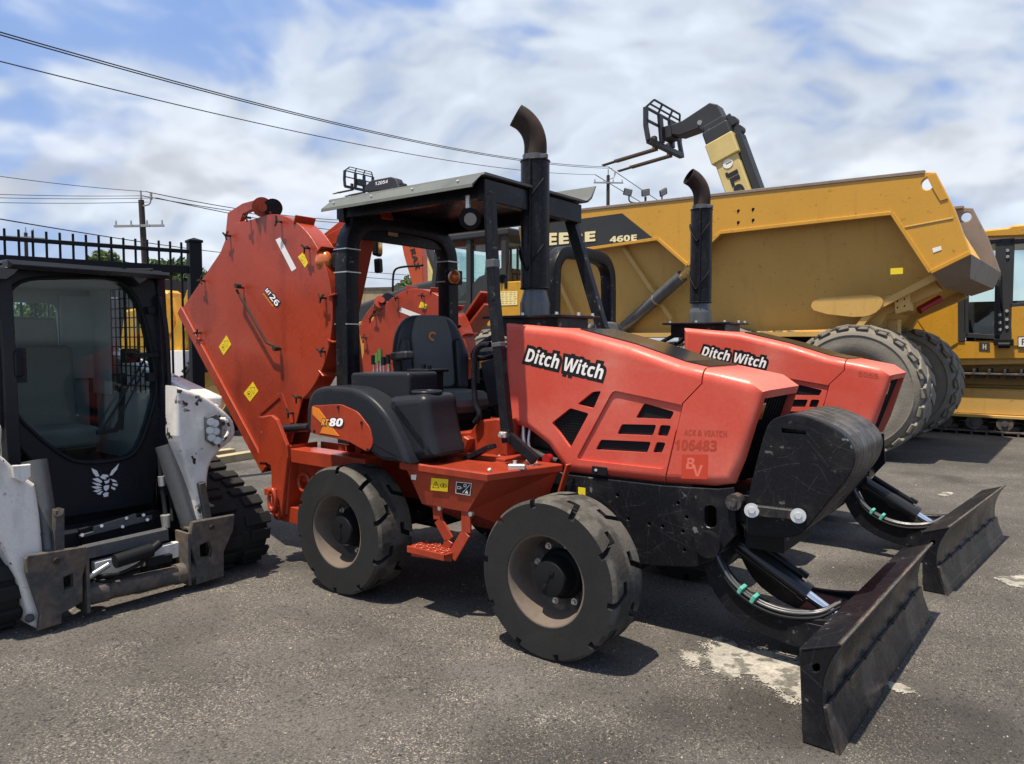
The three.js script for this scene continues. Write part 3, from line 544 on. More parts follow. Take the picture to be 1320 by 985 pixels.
  // fender and console on the near side
  const fz0 = .50, fz1 = .935;
  const archOut = [[-1.93, 1.02], [-1.915, 1.20], [-1.87, 1.285], [-1.78, 1.325], [-1.60, 1.335], [-1.44, 1.325], [-1.30, 1.28], [-1.18, 1.20], [-1.08, 1.08], [-1.0, .955], [-.98, .905]];
  const arch = smoothPoly(archOut, 3);
  const archIn = [[-1.10, .905], [-1.20, .90], [-1.29, .93], [-1.36, .985], [-1.46, 1.02], [-1.60, 1.03], [-1.80, 1.005]];
  for (const s of [1, -1]) {
    const f = part(G, 'fender', [creased(ext([...arch, ...archIn], s > 0 ? fz0 : -fz1, s > 0 ? fz1 : -fz0, .03, [], 4), .7)], M.plastic);
    part(f, 'console_box', [ext(roundPoly([[-1.66, 1.28], [-1.665, 1.415], [-1.12, 1.43], [-1.12, 1.15], [-1.3, 1.15]], .03, 4), s > 0 ? .52 : -.78, s > 0 ? .78 : -.52, .02, [], 3)], M.plastic);
    part(f, 'console_leg', [ext(roundPoly(T.zz([[498, 512], [540, 508], [547, 514], [549, 535], [553, 560], [558, 580], [560, 590], [520, 598], [505, 560]], .86), .03, 4), s > 0 ? .55 : -.86, s > 0 ? .86 : -.55, .06, [], 6)], M.plastic);
    part(f, 'console_cup', [new THREE.TorusGeometry(.085, .012, 8, 28).rotateX(Math.PI / 2).translate(-1.03, 1.312, s * .72)], M.plastic);
    if (s > 0) {
      const pn = part(f, 'fender_panel', [ext(roundPoly(T.zz([[402, 523], [440, 521], [462, 531], [478, 552], [482, 573], [475, 583], [450, 569], [401, 558]], fz1), .03, 4), fz1 - .004, fz1 + .006, .002)], M.redSteel);
      part(pn, 'panel_stripe', [ext(T.zz([[404, 524], [412, 527], [438, 562], [414, 558], [418, 548], [404, 534]], fz1), fz1 + .006, fz1 + .009, 0)], M.orange);
      quadZ(T, pn, 'model_lettering', [[412, 536], [447, 537], [446, 553], [411, 552]], fz1 + .0105, M.rt80);
      for (const [a, b] of [[436, 525], [466, 545], [474, 580], [405, 556]]) part(pn, 'panel_screw', cyl(T.P(a, b, fz1), T.P(a, b, fz1 + .012), .009), M.blackPlain);
    }
  }
  // seat
  const seat = new THREE.Group(); seat.name = 'seat'; G.add(seat); seat.position.set(-1.50, 1.13, .06); seat.rotation.y = -.42; seat.scale.setScalar(1.08);
  const backShape = roundPoly([[-.245, .02], [-.27, .28], [-.235, .46], [-.15, .56], [.15, .56], [.235, .46], [.27, .28], [.245, .02]], .08, 4);
  const tilt = g => g.rotateZ(.16).translate(-.20, .08, 0);
  part(seat, 'backrest', tilt(extX(backShape, -.05, .05, .045, [], 4)), M.seatSide);
  part(seat, 'backrest_pad', tilt(extX(roundPoly([[-.15, .05], [-.15, .40], [-.11, .545], [.11, .545], [.15, .40], [.15, .05]], .05, 4), .035, .075, .02, [], 3)), M.seat);
  for (const s of [-1, 1]) part(seat, 'backrest_bolster', tilt(extX(roundPoly([[s * .16, .03], [s * .165, .38], [s * .22, .40], [s * .262, .26], [s * .24, .03]], .03, 3), .03, .10, .03, [], 3)), M.seatSide);
  { const q = new THREE.RingGeometry(.018, .032, 16, 1, .6, 4.4).rotateY(Math.PI / 2).translate(.083, .40, 0); part(seat, 'seat_emblem', tilt(q), M.orange); }
  part(seat, 'cushion', [extY(roundPoly([[-.22, -.24], [.26, -.25], [.34, 0], [.26, .25], [-.22, .24]], .09, 4), .0, .13, .045), ], M.seat);
  part(seat, 'cushion_base', [box(.48, .06, .44, .02, -.02, 0), box(.34, .22, .34, .0, -.14, 0)], M.blackPlain);
  part(seat, 'armrest', [box(.28, .055, .07, .0, .36, .29, 0, 0, .05, .025), box(.05, .2, .03, -.10, .26, .29)], M.seatSide);
  part(seat, 'armrest', [box(.28, .055, .07, .0, .36, -.29, 0, 0, .05, .025), box(.05, .2, .03, -.10, .26, -.29)], M.seatSide);
  part(G, 'control_pod', [box(.15, .30, .16, -1.28, 1.27, .46), box(.19, .02, .20, -1.27, 1.43, .46), cyl(V(-1.20, 1.33, .55), V(-1.20, 1.33, .58), .055, .055, 20), cyl(V(-1.22, 1.20, .56), V(-1.22, 1.20, .60), .07, .07, 20)], M.blackPlain);
  part(G, 'pod_switch', [cyl(V(-1.31, 1.44, .46), V(-1.31, 1.47, .46), .016), cyl(V(-1.24, 1.44, .48), V(-1.24, 1.465, .48), .016), box(.04, .03, .003, -1.24, 1.40, .545)], M.blackPlain);
  for (const [px, h, m] of [[481, 458, 'blackPlain'], [486, 455, 'green'], [490, 450, 'green'], [494, 460, 'blackPlain'], [500, 457, 'blackPlain']]) {
    const b = T.P(px + 1, 484, .42), t = T.P(px, h, .42); const lv = part(G, 'lever', cyl(b, t, .007, .007, 8), M.zinc); part(lv, 'lever_grip', cyl(t.clone().lerp(b, .45), t, .017, .015, 10), M[m]);
  }
  part(G, 'steering_column', [bar(V(-.86, 1.0, .02), V(-1.00, 1.50, .02), .16, .2), box(.2, .30, .26, -.90, 1.36, .08, 0, 0, .25)], M.plastic);
  const sw = part(G, 'steering_wheel', [new THREE.TorusGeometry(.19, .019, 8, 32).rotateX(Math.PI / 2).rotateZ(.55).translate(-1.04, 1.60, 0), bar(V(-1.0, 1.5, 0), V(-1.04, 1.60, 0), .05, .05), bar(V(-1.04, 1.6, -.18), V(-1.04, 1.6, .18), .02, .03)], M.black);
  part(G, 'hand_rail', [tube([T.P(612, 545, .42), T.P(618, 535, .42), T.P(613, 520, .42), T.P(611, 480, .42), T.P(613, 455, .42), T.P(620, 446, .42), T.P(632, 444, .42)], .018, 8, 48)], M.black);
  // roll-over frame
  const rx = -1.985, zp = .52;
  const hoopPath = [V(rx, .90, zp), V(rx, 2.22, zp), V(rx, 2.34, zp - .02), V(rx, 2.435, zp - .10), V(rx, 2.47, zp - .22), V(rx, 2.47, -zp + .22), V(rx, 2.435, -zp + .10), V(rx, 2.34, -zp + .02), V(rx, 2.22, -zp), V(rx, .90, -zp)];
  const hoop = new THREE.Group(); hoop.name = 'roll_over_frame'; G.add(hoop);
  { const sec = roundPoly([[-.062, -.06], [.062, -.06], [.062, .06], [-.062, .06]], .014, 2); const c = new THREE.CatmullRomCurve3(hoopPath, false, 'centripetal', .5), N = 60, pos = []; const rows = [];
    for (let i = 0; i <= N; i++) { const p = c.getPoint(i / N), t = c.getTangent(i / N), X = V(1, 0, 0), n = X.clone().cross(t).normalize(); rows.push(sec.map(q => p.clone().addScaledVector(X, q[0]).addScaledVector(n, q[1]))); }
    for (let i = 0; i < N; i++) for (let k = 0; k < sec.length; k++) { const a = rows[i][k], b = rows[i][(k + 1) % sec.length], d = rows[i + 1][k], e = rows[i + 1][(k + 1) % sec.length]; for (const q of [a, d, b, b, d, e]) pos.push(q.x, q.y, q.z); }
    const g = new THREE.BufferGeometry(); g.setAttribute('position', new THREE.Float32BufferAttribute(pos, 3)); g.computeVertexNormals(); part(hoop, 'hoop', toCreasedNormals(g, .5), M.black); }
  for (const s of [1, -1]) for (const y of o.canopy ? [2.10, 2.26, 1.74] : [1.66, 1.78]) part(hoop, 'hoop_clamp', [box(.136, o.canopy ? .008 : .05, .132, rx, y, s * zp)], o.canopy ? M.zinc : M.label);
  if (o.canopy) {
    const can = new THREE.Group(); can.name = 'canopy'; G.add(can);
    const x0 = -2.12, x1 = -.70;
    part(can, 'roof_panel', [extX([[-.56, 2.615], [.56, 2.615], [.57, 2.60], [-.57, 2.60]], x0, x1, 0)], M.canopy);
    part(can, 'side_flange', [extX([[.555, 2.615], [.565, 2.605], [.655, 2.535], [.66, 2.515], [.65, 2.515], [.645, 2.53]].map(p => p), x0 + .03, x1 - .02, 0)], M.canopy);
    part(can, 'side_flange', [extX([[-.55, 2.612], [-.60, 2.645], [-.66, 2.73], [-.67, 2.73], [-.612, 2.635], [-.56, 2.60]], x0, x1 + .02, 0)], M.canopy);
    part(can, 'roof_beam', [box(.06, .13, 1.08, x1 - .05, 2.52, 0), box(.06, .13, 1.08, x0 + .10, 2.52, 0), box(1.36, .10, .05, (x0 + x1) / 2, 2.53, .50), box(1.36, .10, .05, (x0 + x1) / 2, 2.53, -.50), box(1.36, .03, 1.05, (x0 + x1) / 2, 2.575, 0)], M.black);
    part(can, 'header_plate', [box(.03, .20, 1.0, rx + .02, 2.44, 0)], M.black);
    part(can, 'roof_sticker', [new THREE.PlaneGeometry(.10, .09).rotateY(Math.PI / 2).translate(rx + .042, 2.44, .12)], M.stucco);
    for (const x of [-2.0, -1.62, -1.24, -.86]) part(can, 'flange_rivet', cyl(V(x, 2.565, .615), V(x, 2.575, .625), .010, .008, 8), M.zinc);
    for (const s of [1, -1]) {
      const top = V(-.70, 2.50, s * zp), mid = V(-.665, 1.85, s * zp), low = V(-.56, 1.02, s * zp), foot = V(-.40, .92, s * zp - s * .06);
      const ps = s > 0 ? [bar(top, mid, .062, .055), bar(mid.clone().add(V(0, .02, 0)), low, .062, .055), bar(low.clone().add(V(-.01, .05, 0)), foot, .06, .055)] : [bar(V(-.82, 2.54, -zp), V(-.53, 1.70, -zp), .075, .06), bar(V(-.53, 1.72, -zp), V(-.48, .92, -zp), .075, .06)];
      const p = part(can, 'front_post', ps, M.black);
      if (s > 0) { part(p, 'post_tape', [box(.068, .05, .061, -.677, 2.08, zp, 0, 0, .05), box(.068, .03, .061, -.632, 1.60, zp, 0, 0, .12)], M.greySteel); part(p, 'post_clip', [box(.05, .035, .03, -.57, 1.07, zp + .035), cyl(V(-.575, 1.07, zp + .03), V(-.575, 1.07, zp + .065), .012)], M.zinc); }
    }
    const lamp = part(can, 'work_lamp', [cyl(V(-.875, 2.375, .50), V(-.83, 2.355, .545), .060, .066, 24), ...[...Array(8)].map((_, i) => cyl(V(-.885, 2.38, .49).add(V(0, .05 * Math.cos(i * .785), .05 * Math.sin(i * .785))), V(-.85, 2.365, .525).add(V(0, .066 * Math.cos(i * .785), .066 * Math.sin(i * .785))), .010, .010, 6)), bar(V(-.88, 2.50, .51), V(-.88, 2.40, .51), .03, .012)], M.blackPlain);
    part(lamp, 'lamp_lens', [cyl(V(-.831, 2.3555, .544), V(-.825, 2.353, .550), .038, .038, 24)], M.lens);
    part(lamp, 'lamp_bracket', [box(.03, .09, .02, -.86, 2.46, .53)], M.zinc);
    // amber marker lamps on the hoop
    for (const [x, y, z] of [[-2.13, 2.19, zp - .02], [-1.83, 2.12, -zp + .10]]) { const a = part(hoop, 'marker_lamp', [box(.10, .11, .10, x, y, z)], M.black); part(a, 'marker_lens', [new THREE.SphereGeometry(z > 0 ? .078 : .055, 20, 12).scale(1, 1, .7).translate(x + (z > 0 ? -.06 : .06), y, z + .06)], M.amber); }
    const mi = part(hoop, 'mirror', [box(.05, .26, .13, 0, 0, 0, 0, 0, 0, .03), box(.05, .12, .10, .01, -.21, .0, .15, 0, 0, .03), cyl(V(0, .1, 0), V(0, .24, .05), .012)], M.blackPlain); mi.position.copy(T.P(486, 310, -.30)); mi.rotation.y = .5;
    part(mi, 'mirror_glass', [box(.006, .22, .10, .027, 0, 0)], M.mirror);
    const ex = new THREE.Group(); ex.name = 'fire_extinguisher'; G.add(ex); ex.position.set(-1.84, 0, -.40);
    part(ex, 'bottle', [new THREE.LatheGeometry([[.001, 1.20], [.062, 1.20], [.066, 1.22], [.066, 1.54], [.05, 1.60], [.022, 1.63], [.022, 1.66]].map(p => new THREE.Vector2(...p)), 24)], M.fire);
    part(ex, 'valve', [cyl(V(0, 1.65, 0), V(0, 1.70, 0), .028), tube([V(.02, 1.69, .02), V(.10, 1.68, .05), V(.12, 1.60, .06), V(.115, 1.42, .06)], .013), bar(V(-.02, 1.71, 0), V(.1, 1.74, 0), .02, .02)], M.blackPlain);
    part(ex, 'strap', [new THREE.CylinderGeometry(.069, .069, .025, 24).translate(0, 1.42, 0)], M.black);
  }
  // rear frame that carries the saw
  const rp = part(G, 'rear_mast_plate', [ext(T.zz([[338, 538], [351, 535], [358, 541], [371, 574], [372, 590], [364, 664], [357, 669], [354, 660], [350, 600], [338, 592]], .76), .74, .77, .005)], M.redSteel);
  part(rp, 'mast_box', [ext(T.zz([[346, 600], [372, 574], [366, 664], [352, 672], [346, 664]], .76), .50, .74, .01), box(.95, .10, .16, -2.05, .80, .66), box(.95, .16, .12, -2.05, .68, .60), box(.7, .12, .55, -2.2, .36, .45), box(.3, .5, .9, -2.25, .62, 0)], M.redSteel);
  part(rp, 'mast_strut', [ext(T.zz([[372, 590], [392, 620], [420, 600], [408, 585]], .66), .60, .64, .008), new THREE.TorusGeometry(.062, .018, 10, 24).translate(...T.P(392, 622, .67).toArray())], M.redSteel);
  part(rp, 'shift_ram', [cyl(T.P(366, 553, .62), T.P(400, 551, .62), .035, .035, 20)], M.gloss);
  part(rp, 'tow_shackle', [new THREE.TorusGeometry(.055, .016, 8, 20).scale(.75, 1.35, 1).translate(...T.P(351, 645, .80).toArray()), box(.10, .05, .06, ...T.P(350, 634, .78).toArray())], M.redSteel);
  part(G, 'lift_arm', [...(o.first ? [bar(V(-2.55, 2.35, .20), V(-1.95, 2.60, .20), .20, .12), bar(V(-2.50, 2.35, .26), V(-2.05, 2.45, .30), .10, .16), bar(V(-2.10, 2.52, .22), V(-2.36, 1.75, .22), .10, .12)] : []), bar(V(-2.36, 1.78, .22), V(-2.2, .6, .22), .14, .12)], M.redSteel);
  if (!o.first) part(G, 'saw_bracket', [bar(V(-3.35, 1.66, .28), V(-2.93, 2.06, .28), .16, .04), bar(V(-3.35, 1.70, .28), V(-2.95, 2.13, .28), .03, .26), bar(V(-3.3, 1.62, .28), V(-2.9, 2.0, .28), .03, .26), bar(V(-3.4, 1.5, .3), V(-3.2, 1.1, .3), .3, .06), bar(V(-3.5, .75, .4), V(-2.4, .75, .4), .2, .16)], M.redSteel);
  const hs = sawHousing(G, o);
  if (o.housing) { hs.position.set(...o.housing.shift); hs.rotation.z = o.housing.turn; }

  // counterweight slabs
  if (o.first) {
  const cwP = roundPoly(T.zz([[992, 541], [1018, 533], [1040, 536], [1076, 551], [1097, 568], [1104, 588], [1098, 611], [1036, 687], [1020, 694], [959, 690], [966, 631], [983, 565]], .30), .05, 5);
  const cw = new THREE.Group(); cw.name = 'counterweight'; G.add(cw);
  const slot = T.zz([[1006, 550], [1041, 554], [1041, 562], [1006, 559]], .30);
  part(cw, 'end_slab', ext(cwP, .235, .30, .006, [slot], 2), M.black);
  const cen = cwP.reduce((s, p) => [s[0] + p[0] / cwP.length, s[1] + p[1] / cwP.length], [0, 0]);
  for (let k = 0; k < 10; k++) { const sc = k % 2 ? .9975 : 1.0; part(cw, 'weight_slab', ext(cwP.map(p => [cen[0] + (p[0] - cen[0]) * sc, cen[1] + (p[1] - cen[1]) * sc]), .233 - k * .055, .233 - k * .055 - .0535, .002), M.blackWorn); }
  part(cw, 'clamp_bar', [ext(roundPoly(T.zz([[960, 650], [1036, 659], [1038, 672], [960, 664]], .33), .02, 3), .30, .335, .005)], M.blackWorn);
  for (const [a, b] of [[969, 658], [1029, 665]]) part(cw, 'clamp_bolt', [cyl(T.P(a, b, .335), T.P(a, b, .347), .036, .036, 24), cyl(T.P(a, b, .345), T.P(a, b, .368), .019, .017, 6)], M.zinc);
  part(cw, 'weight_mount', [box(.34, .14, .5, .78, .76, 0), box(.2, .3, .44, .86, .70, 0)], M.black);
  }

  // blade on a curved push arm
  const bl = new THREE.Group(); bl.name = 'dozer_blade'; G.add(bl); bl.rotation.y = o.first ? -.03 : -.095; bl.position.set(.0, 0, o.first ? -.02 : -.13);
  const bz = .93;
  part(bl, 'mouldboard', ext([...bladeProfile, ...bladeProfile.slice().reverse().map(p => [p[0] - .016, p[1]])], -bz + .012, bz - .012, .002), M.scraped);
  part(bl, 'cutting_edge', ext([[1.378, .175], [1.390, .175], [1.402, .12], [1.446, .0], [1.428, .0], [1.388, .11]], -bz - .004, bz + .004, .002), M.scraped);
  part(bl, 'blade_top', ext([[1.438, .442], [1.435, .428], [1.29, .368], [1.278, .382]], -bz, bz, .003), M.black);
  part(bl, 'blade_back', ext([[1.278, .38], [1.292, .38], [1.305, .03], [1.29, .03]], -bz + .02, bz - .02, .003), M.black);
  for (const s of [1, -1]) part(bl, 'blade_cheek', ext([[1.279, .378], [1.434, .436], ...bladeProfile.slice(1), [1.425, .004], [1.300, .004]], s > 0 ? bz - .012 : -bz, s > 0 ? bz : -bz + .012, .003, [roundPoly([[1.335, .30], [1.362, .315], [1.357, .345], [1.33, .33]], .012, 3)]), M.black);
  part(bl, 'edge_bead', [bar(V(1.438, .443, -bz), V(1.438, .443, bz), .012, .012)], M.rust);
  for (let k = 0; k < 7; k++) part(bl, 'weld_bead', bar(V(1.391, .177, -bz + .10 + k * .27), V(1.391, .177, -bz + .20 + k * .27), .010, .010), M.blackWorn);
  const pa = new THREE.Group(); pa.name = 'push_arm'; G.add(pa);
  const armP = smoothPoly([[.53, .52], [.56, .40], [.66, .24], [.80, .155], [.96, .115], [1.29, .10]], 4), armQ = smoothPoly([[1.29, .30], [1.10, .265], [.95, .26], [.82, .29], [.73, .36], [.66, .46], [.64, .52]], 4);
  for (const s of [1, -1]) part(pa, 'arm_plate', ext([...armP, ...armQ], s > 0 ? .225 : -.265, s > 0 ? .265 : -.225, .006), M.black);
  part(pa, 'cross_tube', [cyl(V(.60, .56, -.33), V(.60, .56, .33), .07), box(.28, .13, .54, 1.14, .18, 0)], M.black);
  const hp = (dz, lift) => tube([V(.60, .62, .25 + dz), V(.625, .50 + lift, .270 + dz), V(.71, .365 + lift, .270 + dz), V(.83, .29 + lift, .270 + dz), V(.98, .262 + lift, .268 + dz), V(1.14, .285 + lift, .24 + dz), V(1.22, .33 + lift, .16 + dz)], .0085, 8, 60);
  for (const [dz, l, m] of [[0, .012, 'greySteel'], [-.025, .014, 'greySteel'], [.010, -.010, 'blackPlain'], [-.05, .012, 'blackPlain']]) part(pa, 'hydraulic_hose', hp(dz, l), M[m]);
  for (const d of [0, .07]) part(pa, 'hose_clamp', [box(.022, .05, .07, .76 + d, .335 - d * .42, .252, 0, 0, -.5)], M.teal);
  const ram = new THREE.Group(); ram.name = 'lift_ram'; G.add(ram);
  const r0 = V(.62, .545, .05), r1 = V(1.035, .31, .05), r2 = V(1.20, .215, .05);
  part(ram, 'ram_barrel', [cyl(r0, r1, .05, .05, 24), cyl(r1.clone().lerp(r0, .08), r1, .058, .058, 24), cyl(V(.62, .545, -.04), V(.62, .545, .14), .035)], M.gloss);
  part(ram, 'ram_rod', cyl(r1, r2, .027, .027, 20), M.chrome);
  part(ram, 'ram_pipe', [cyl(r0.clone().add(V(.10, .02, 0)), r1.clone().add(V(-.03, .085, -.03)), .018, .018, 12), box(.06, .03, .03, 1.0, .41, .02, 0, 0, -.5)], M.black);
  for (const s of [.09, .01]) part(ram, 'ram_lug', [ext(roundPoly([[.54, .66], [.68, .62], [.69, .50], [.56, .46]], .04, 3), s - .01, s + .01, .003)], M.black);
  return G;
}
const tractor = T.place(makeTractor({ first: true, canopy: true, label: 'red trencher tractor with black canopy and fleet number 106483 on its nose' }));
const T2 = new Frame(T.O.clone().addScaledVector(T.X, .15).addScaledVector(T.Z, -2.33), T.th);
const tractor2 = T2.place(makeTractor({ first: false, canopy: false, housing: { shift: [-.9, 0, 0], turn: 0 }, label: 'red trencher tractor without a canopy, numbered 5055, beside the yellow dump truck' }));
tractor2.children.filter(c => c.name === 'saw_housing').forEach(h => { h.position.set(0, 0, 0); h.rotation.z = 0; const c = V(-2.8, 1.83, 0), a = .62; h.rotation.z = a; const nx = c.x * Math.cos(a) - c.y * Math.sin(a), ny = c.x * Math.sin(a) + c.y * Math.cos(a); h.position.set(-3.74 - nx, 1.44 - ny, -.02); });
// ---------- ground ----------
const asphaltTex = dataTex(2048, 3.1, (u, v) => {
  const m = fbm(u * 10, v * 10, 203, 4, 10);
  const g1 = vnoise(u * 640, v * 640, 211, 640), g2 = vnoise(u * 380, v * 380, 217, 380), g3 = vnoise(u * 1000, v * 1000, 219, 1000);
  const den = sstep(.30, .70, fbm(u * 14, v * 14, 207, 4, 14));
  let b = .30 + .06 * (m - .5) + .13 * (g3 - .5) + .09 * (g1 - .5);
  const chip = Math.max(sstep(.72, .86, g1), sstep(.84, .93, g2)) * (.08 + .68 * den);
  const hue = hash2(Math.floor(u * 640), Math.floor(v * 640), 5);
  b -= .10 * sstep(.72, .9, vnoise(u * 300 + 9, v * 300 + 4, 223, 300));
  return [mix(b * 1.01, .52 + .14 * hue, chip), mix(b * .98, .50 + .13 * hue, chip), mix(b * .945, .455 + .12 * hue, chip)];
});
const asphaltBump = dataTex(1024, 3.1, (u, v) => grey(.45 + .35 * (vnoise(u * 420, v * 420, 211, 420) - .5) + .35 * (fbm(u * 60, v * 60, 231, 4, 60) - .5)), false);
M.asphalt = std({ color: lin(1, 1, 1), map: asphaltTex, bumpMap: asphaltBump, bumpScale: .006, roughness: .93, vertexColors: true });
{
  const line = (a, b, fine0, fine1, step) => { const o = []; for (let x = a; x < fine0;) { o.push(x); x += Math.max(step, (fine0 - x) * .35); } for (let x = fine0; x <= fine1; x += step) o.push(x); let x = fine1 + step, s = step; while (x < b) { o.push(x); s *= 1.45; x += s; } o.push(b); return o; };
  const xs = line(-400, 400, -9, 11, .07), zs = line(-500, 60, -16, -1.2, .07), nx = xs.length, nz = zs.length;
  const pos = new Float32Array(nx * nz * 3), col = new Float32Array(nx * nz * 3), uv = new Float32Array(nx * nz * 2), idx = [];
  for (let j = 0; j < nz; j++) for (let i = 0; i < nx; i++) {
    const k = j * nx + i, x = xs[i], z = zs[j];
    pos[k * 3] = x; pos[k * 3 + 2] = z; pos[k * 3 + 1] = 0;
    uv[k * 2] = x + .8 * (fbm(x * .21, z * .21, 301, 2) - .5); uv[k * 2 + 1] = z + .8 * (fbm(x * .21 + 40, z * .21, 303, 2) - .5);
    const big = fbm(x * .35 + 4, z * .35, 311, 5), med = fbm(x * 1.3, z * 1.3, 317, 4), stain = sstep(.55, .68, fbm(x * .8 + 9, z * .8 + 2, 323, 5)), pale = sstep(.60, .76, fbm(x * .55 + 70, z * .9 + 20, 329, 5));
    const b = .90 + .60 * (big - .5) + .45 * (med - .5) - .46 * stain + .34 * pale;
    col[k * 3] = b * 1.0; col[k * 3 + 1] = b * (.988 + .01 * pale); col[k * 3 + 2] = b * (.965 + .03 * pale);
    if (i && j) idx.push(k - nx - 1, k - 1, k - nx, k - nx, k - 1, k);
  }
  const g = new THREE.BufferGeometry(); g.setAttribute('position', new THREE.BufferAttribute(pos, 3)); g.setAttribute('color', new THREE.BufferAttribute(col, 3)); g.setAttribute('uv', new THREE.BufferAttribute(uv, 2)); g.setIndex(idx); g.computeVertexNormals();
  const m = raw(scene, 'asphalt_ground', g, M.asphalt); m.castShadow = false; m.userData = { kind: 'structure', label: 'worn grey asphalt yard with pale aggregate showing through', category: 'ground' };
}
// pale concrete spills, crumbled at the edge
function spill(name, pts, seed, label, rag = .06, size = 512) {
  const P = pts.map(q => ground(q[0], q[1])), poly = new THREE.CatmullRomCurve3(P, true, 'centripetal').getPoints(70).map(p => [p.x, p.z]);
  const xs = poly.map(p => p[0]), zs = poly.map(p => p[1]), m = rag * 1.5, x0 = Math.min(...xs) - m, x1 = Math.max(...xs) + m, z0 = Math.min(...zs) - m, z1 = Math.max(...zs) + m;
  const d = new Uint8Array(size * size * 4);
  for (let j = 0; j < size; j++) for (let i = 0; i < size; i++) {
    const x = mix(x0, x1, (i + .5) / size), z = mix(z0, z1, (j + .5) / size); let best = 1e9, inside = false;
    for (let a = 0, b = poly.length - 1; a < poly.length; b = a++) {
      const [ax, az] = poly[a], [bx, bz] = poly[b]; if ((az > z) !== (bz > z) && x < (bx - ax) * (z - az) / (bz - az) + ax) inside = !inside;
      const ex = bx - ax, ez = bz - az, t = Math.max(0, Math.min(1, ((x - ax) * ex + (z - az) * ez) / (ex * ex + ez * ez || 1e-9))), qx = ax + ex * t - x, qz = az + ez * t - z; best = Math.min(best, qx * qx + qz * qz);
    }
    const sd = (inside ? 1 : -1) * Math.sqrt(best), n = (fbm(x * 9, z * 9, seed, 5) - .5) * 2.2 + (vnoise(x * 170, z * 170, seed + 3) - .5) * .9, worn = sstep(.60, .70, fbm(x * 12 + 5, z * 12, seed + 9, 5));
    const a = sd + rag * n - worn * rag * .8 > 0 ? 255 : 0, k = (j * size + i) * 4; d[k] = d[k + 1] = d[k + 2] = a; d[k + 3] = 255;
  }
  const t = new THREE.DataTexture(d, size, size, THREE.RGBAFormat, THREE.UnsignedByteType); t.magFilter = t.minFilter = THREE.LinearFilter; t.needsUpdate = true;
  const mat = M.spill.clone(); mat.alphaMap = t; mat.alphaTest = .5; mat.transparent = true;
  const g = new THREE.PlaneGeometry(x1 - x0, z1 - z0).rotateX(-Math.PI / 2).scale(1, 1, 1); const uv = g.attributes.uv, po = g.attributes.position; for (let i = 0; i < po.count; i++) uv.setXY(i, po.getX(i) / (x1 - x0) + .5, po.getZ(i) / (z1 - z0) + .5);
  mat.map = M.spill.map.clone(); mat.map.repeat.set((x1 - x0) / 1.2, (z1 - z0) / 1.2); mat.bumpMap = null;
  g.translate((x0 + x1) / 2, .004, (z0 + z1) / 2);
  const o = raw(scene, name, g, mat); o.castShadow = false; o.userData = { kind: 'structure', label, category: 'patch' };
}
M.spill = std({ color: lin(.66, .65, .63), map: dataTex(512, 1.2, (u, v) => { const m = fbm(u * 9, v * 9, 403, 6, 9), f = vnoise(u * 160, v * 160, 405, 160), d = sstep(.52, .68, fbm(u * 20, v * 20, 407, 4, 20)); const b = .72 + .26 * (m - .5) + .16 * (f - .5) - .26 * d; return [b, b * .985, b * .94]; }), roughness: .95, bumpMap: bumpFine, bumpScale: .003 });
spill('concrete_patch', [[856, 838], [905, 840], [925, 822], [960, 833], [1000, 842], [1042, 852], [1046, 900], [1010, 898], [985, 884], [930, 878], [900, 858]], 411, 'pale concrete spill on the asphalt beside the nearer blade', .085, 768);
spill('concrete_patch_001', [[1150, 880], [1165, 881], [1180, 893], [1160, 895], [1148, 890]], 417, 'small pale flake of concrete before the nearer blade', .025, 256);
spill('concrete_patch_002', [[1286, 746], [1330, 742], [1335, 758], [1300, 756]], 423, 'pale concrete flake on the asphalt beyond the farther blade', .04, 256);
spill('concrete_patch_003', [[1208, 637], [1225, 635], [1228, 638], [1212, 640]], 427, 'thin white mark on the asphalt behind the farther blade', .03, 256);
// loose chips of stone
{
  const R = rng(77), g = new THREE.IcosahedronGeometry(1, 0), N = 5200, im = new THREE.InstancedMesh(g, std({ color: lin(.34, .32, .28), roughness: .95 }), N), m = new THREE.Matrix4(), q = new THREE.Quaternion(), c = new THREE.Color();
  for (let i = 0; i < N; i++) { const z = -1.9 - Math.pow(R(), 1.5) * 9, x = (R() - .5) * (-z) * 1.7, s = .0016 + .0045 * R() * R() * R() + .001; q.setFromEuler(new THREE.Euler(R() * 6, R() * 6, R() * 6)); m.compose(V(x, s * .25, z), q, V(s * (.7 + .8 * R()), s * .6, s * (.7 + .8 * R()))); im.setMatrixAt(i, m); const b = .5 + .8 * R(); im.setColorAt(i, c.setRGB(b, b * .97, b * .9)); }
  im.name = 'loose_grit'; im.userData = { kind: 'stuff', label: 'loose grit and stone chips scattered over the asphalt', category: 'grit' }; im.castShadow = im.receiveShadow = true; scene.add(im);
}
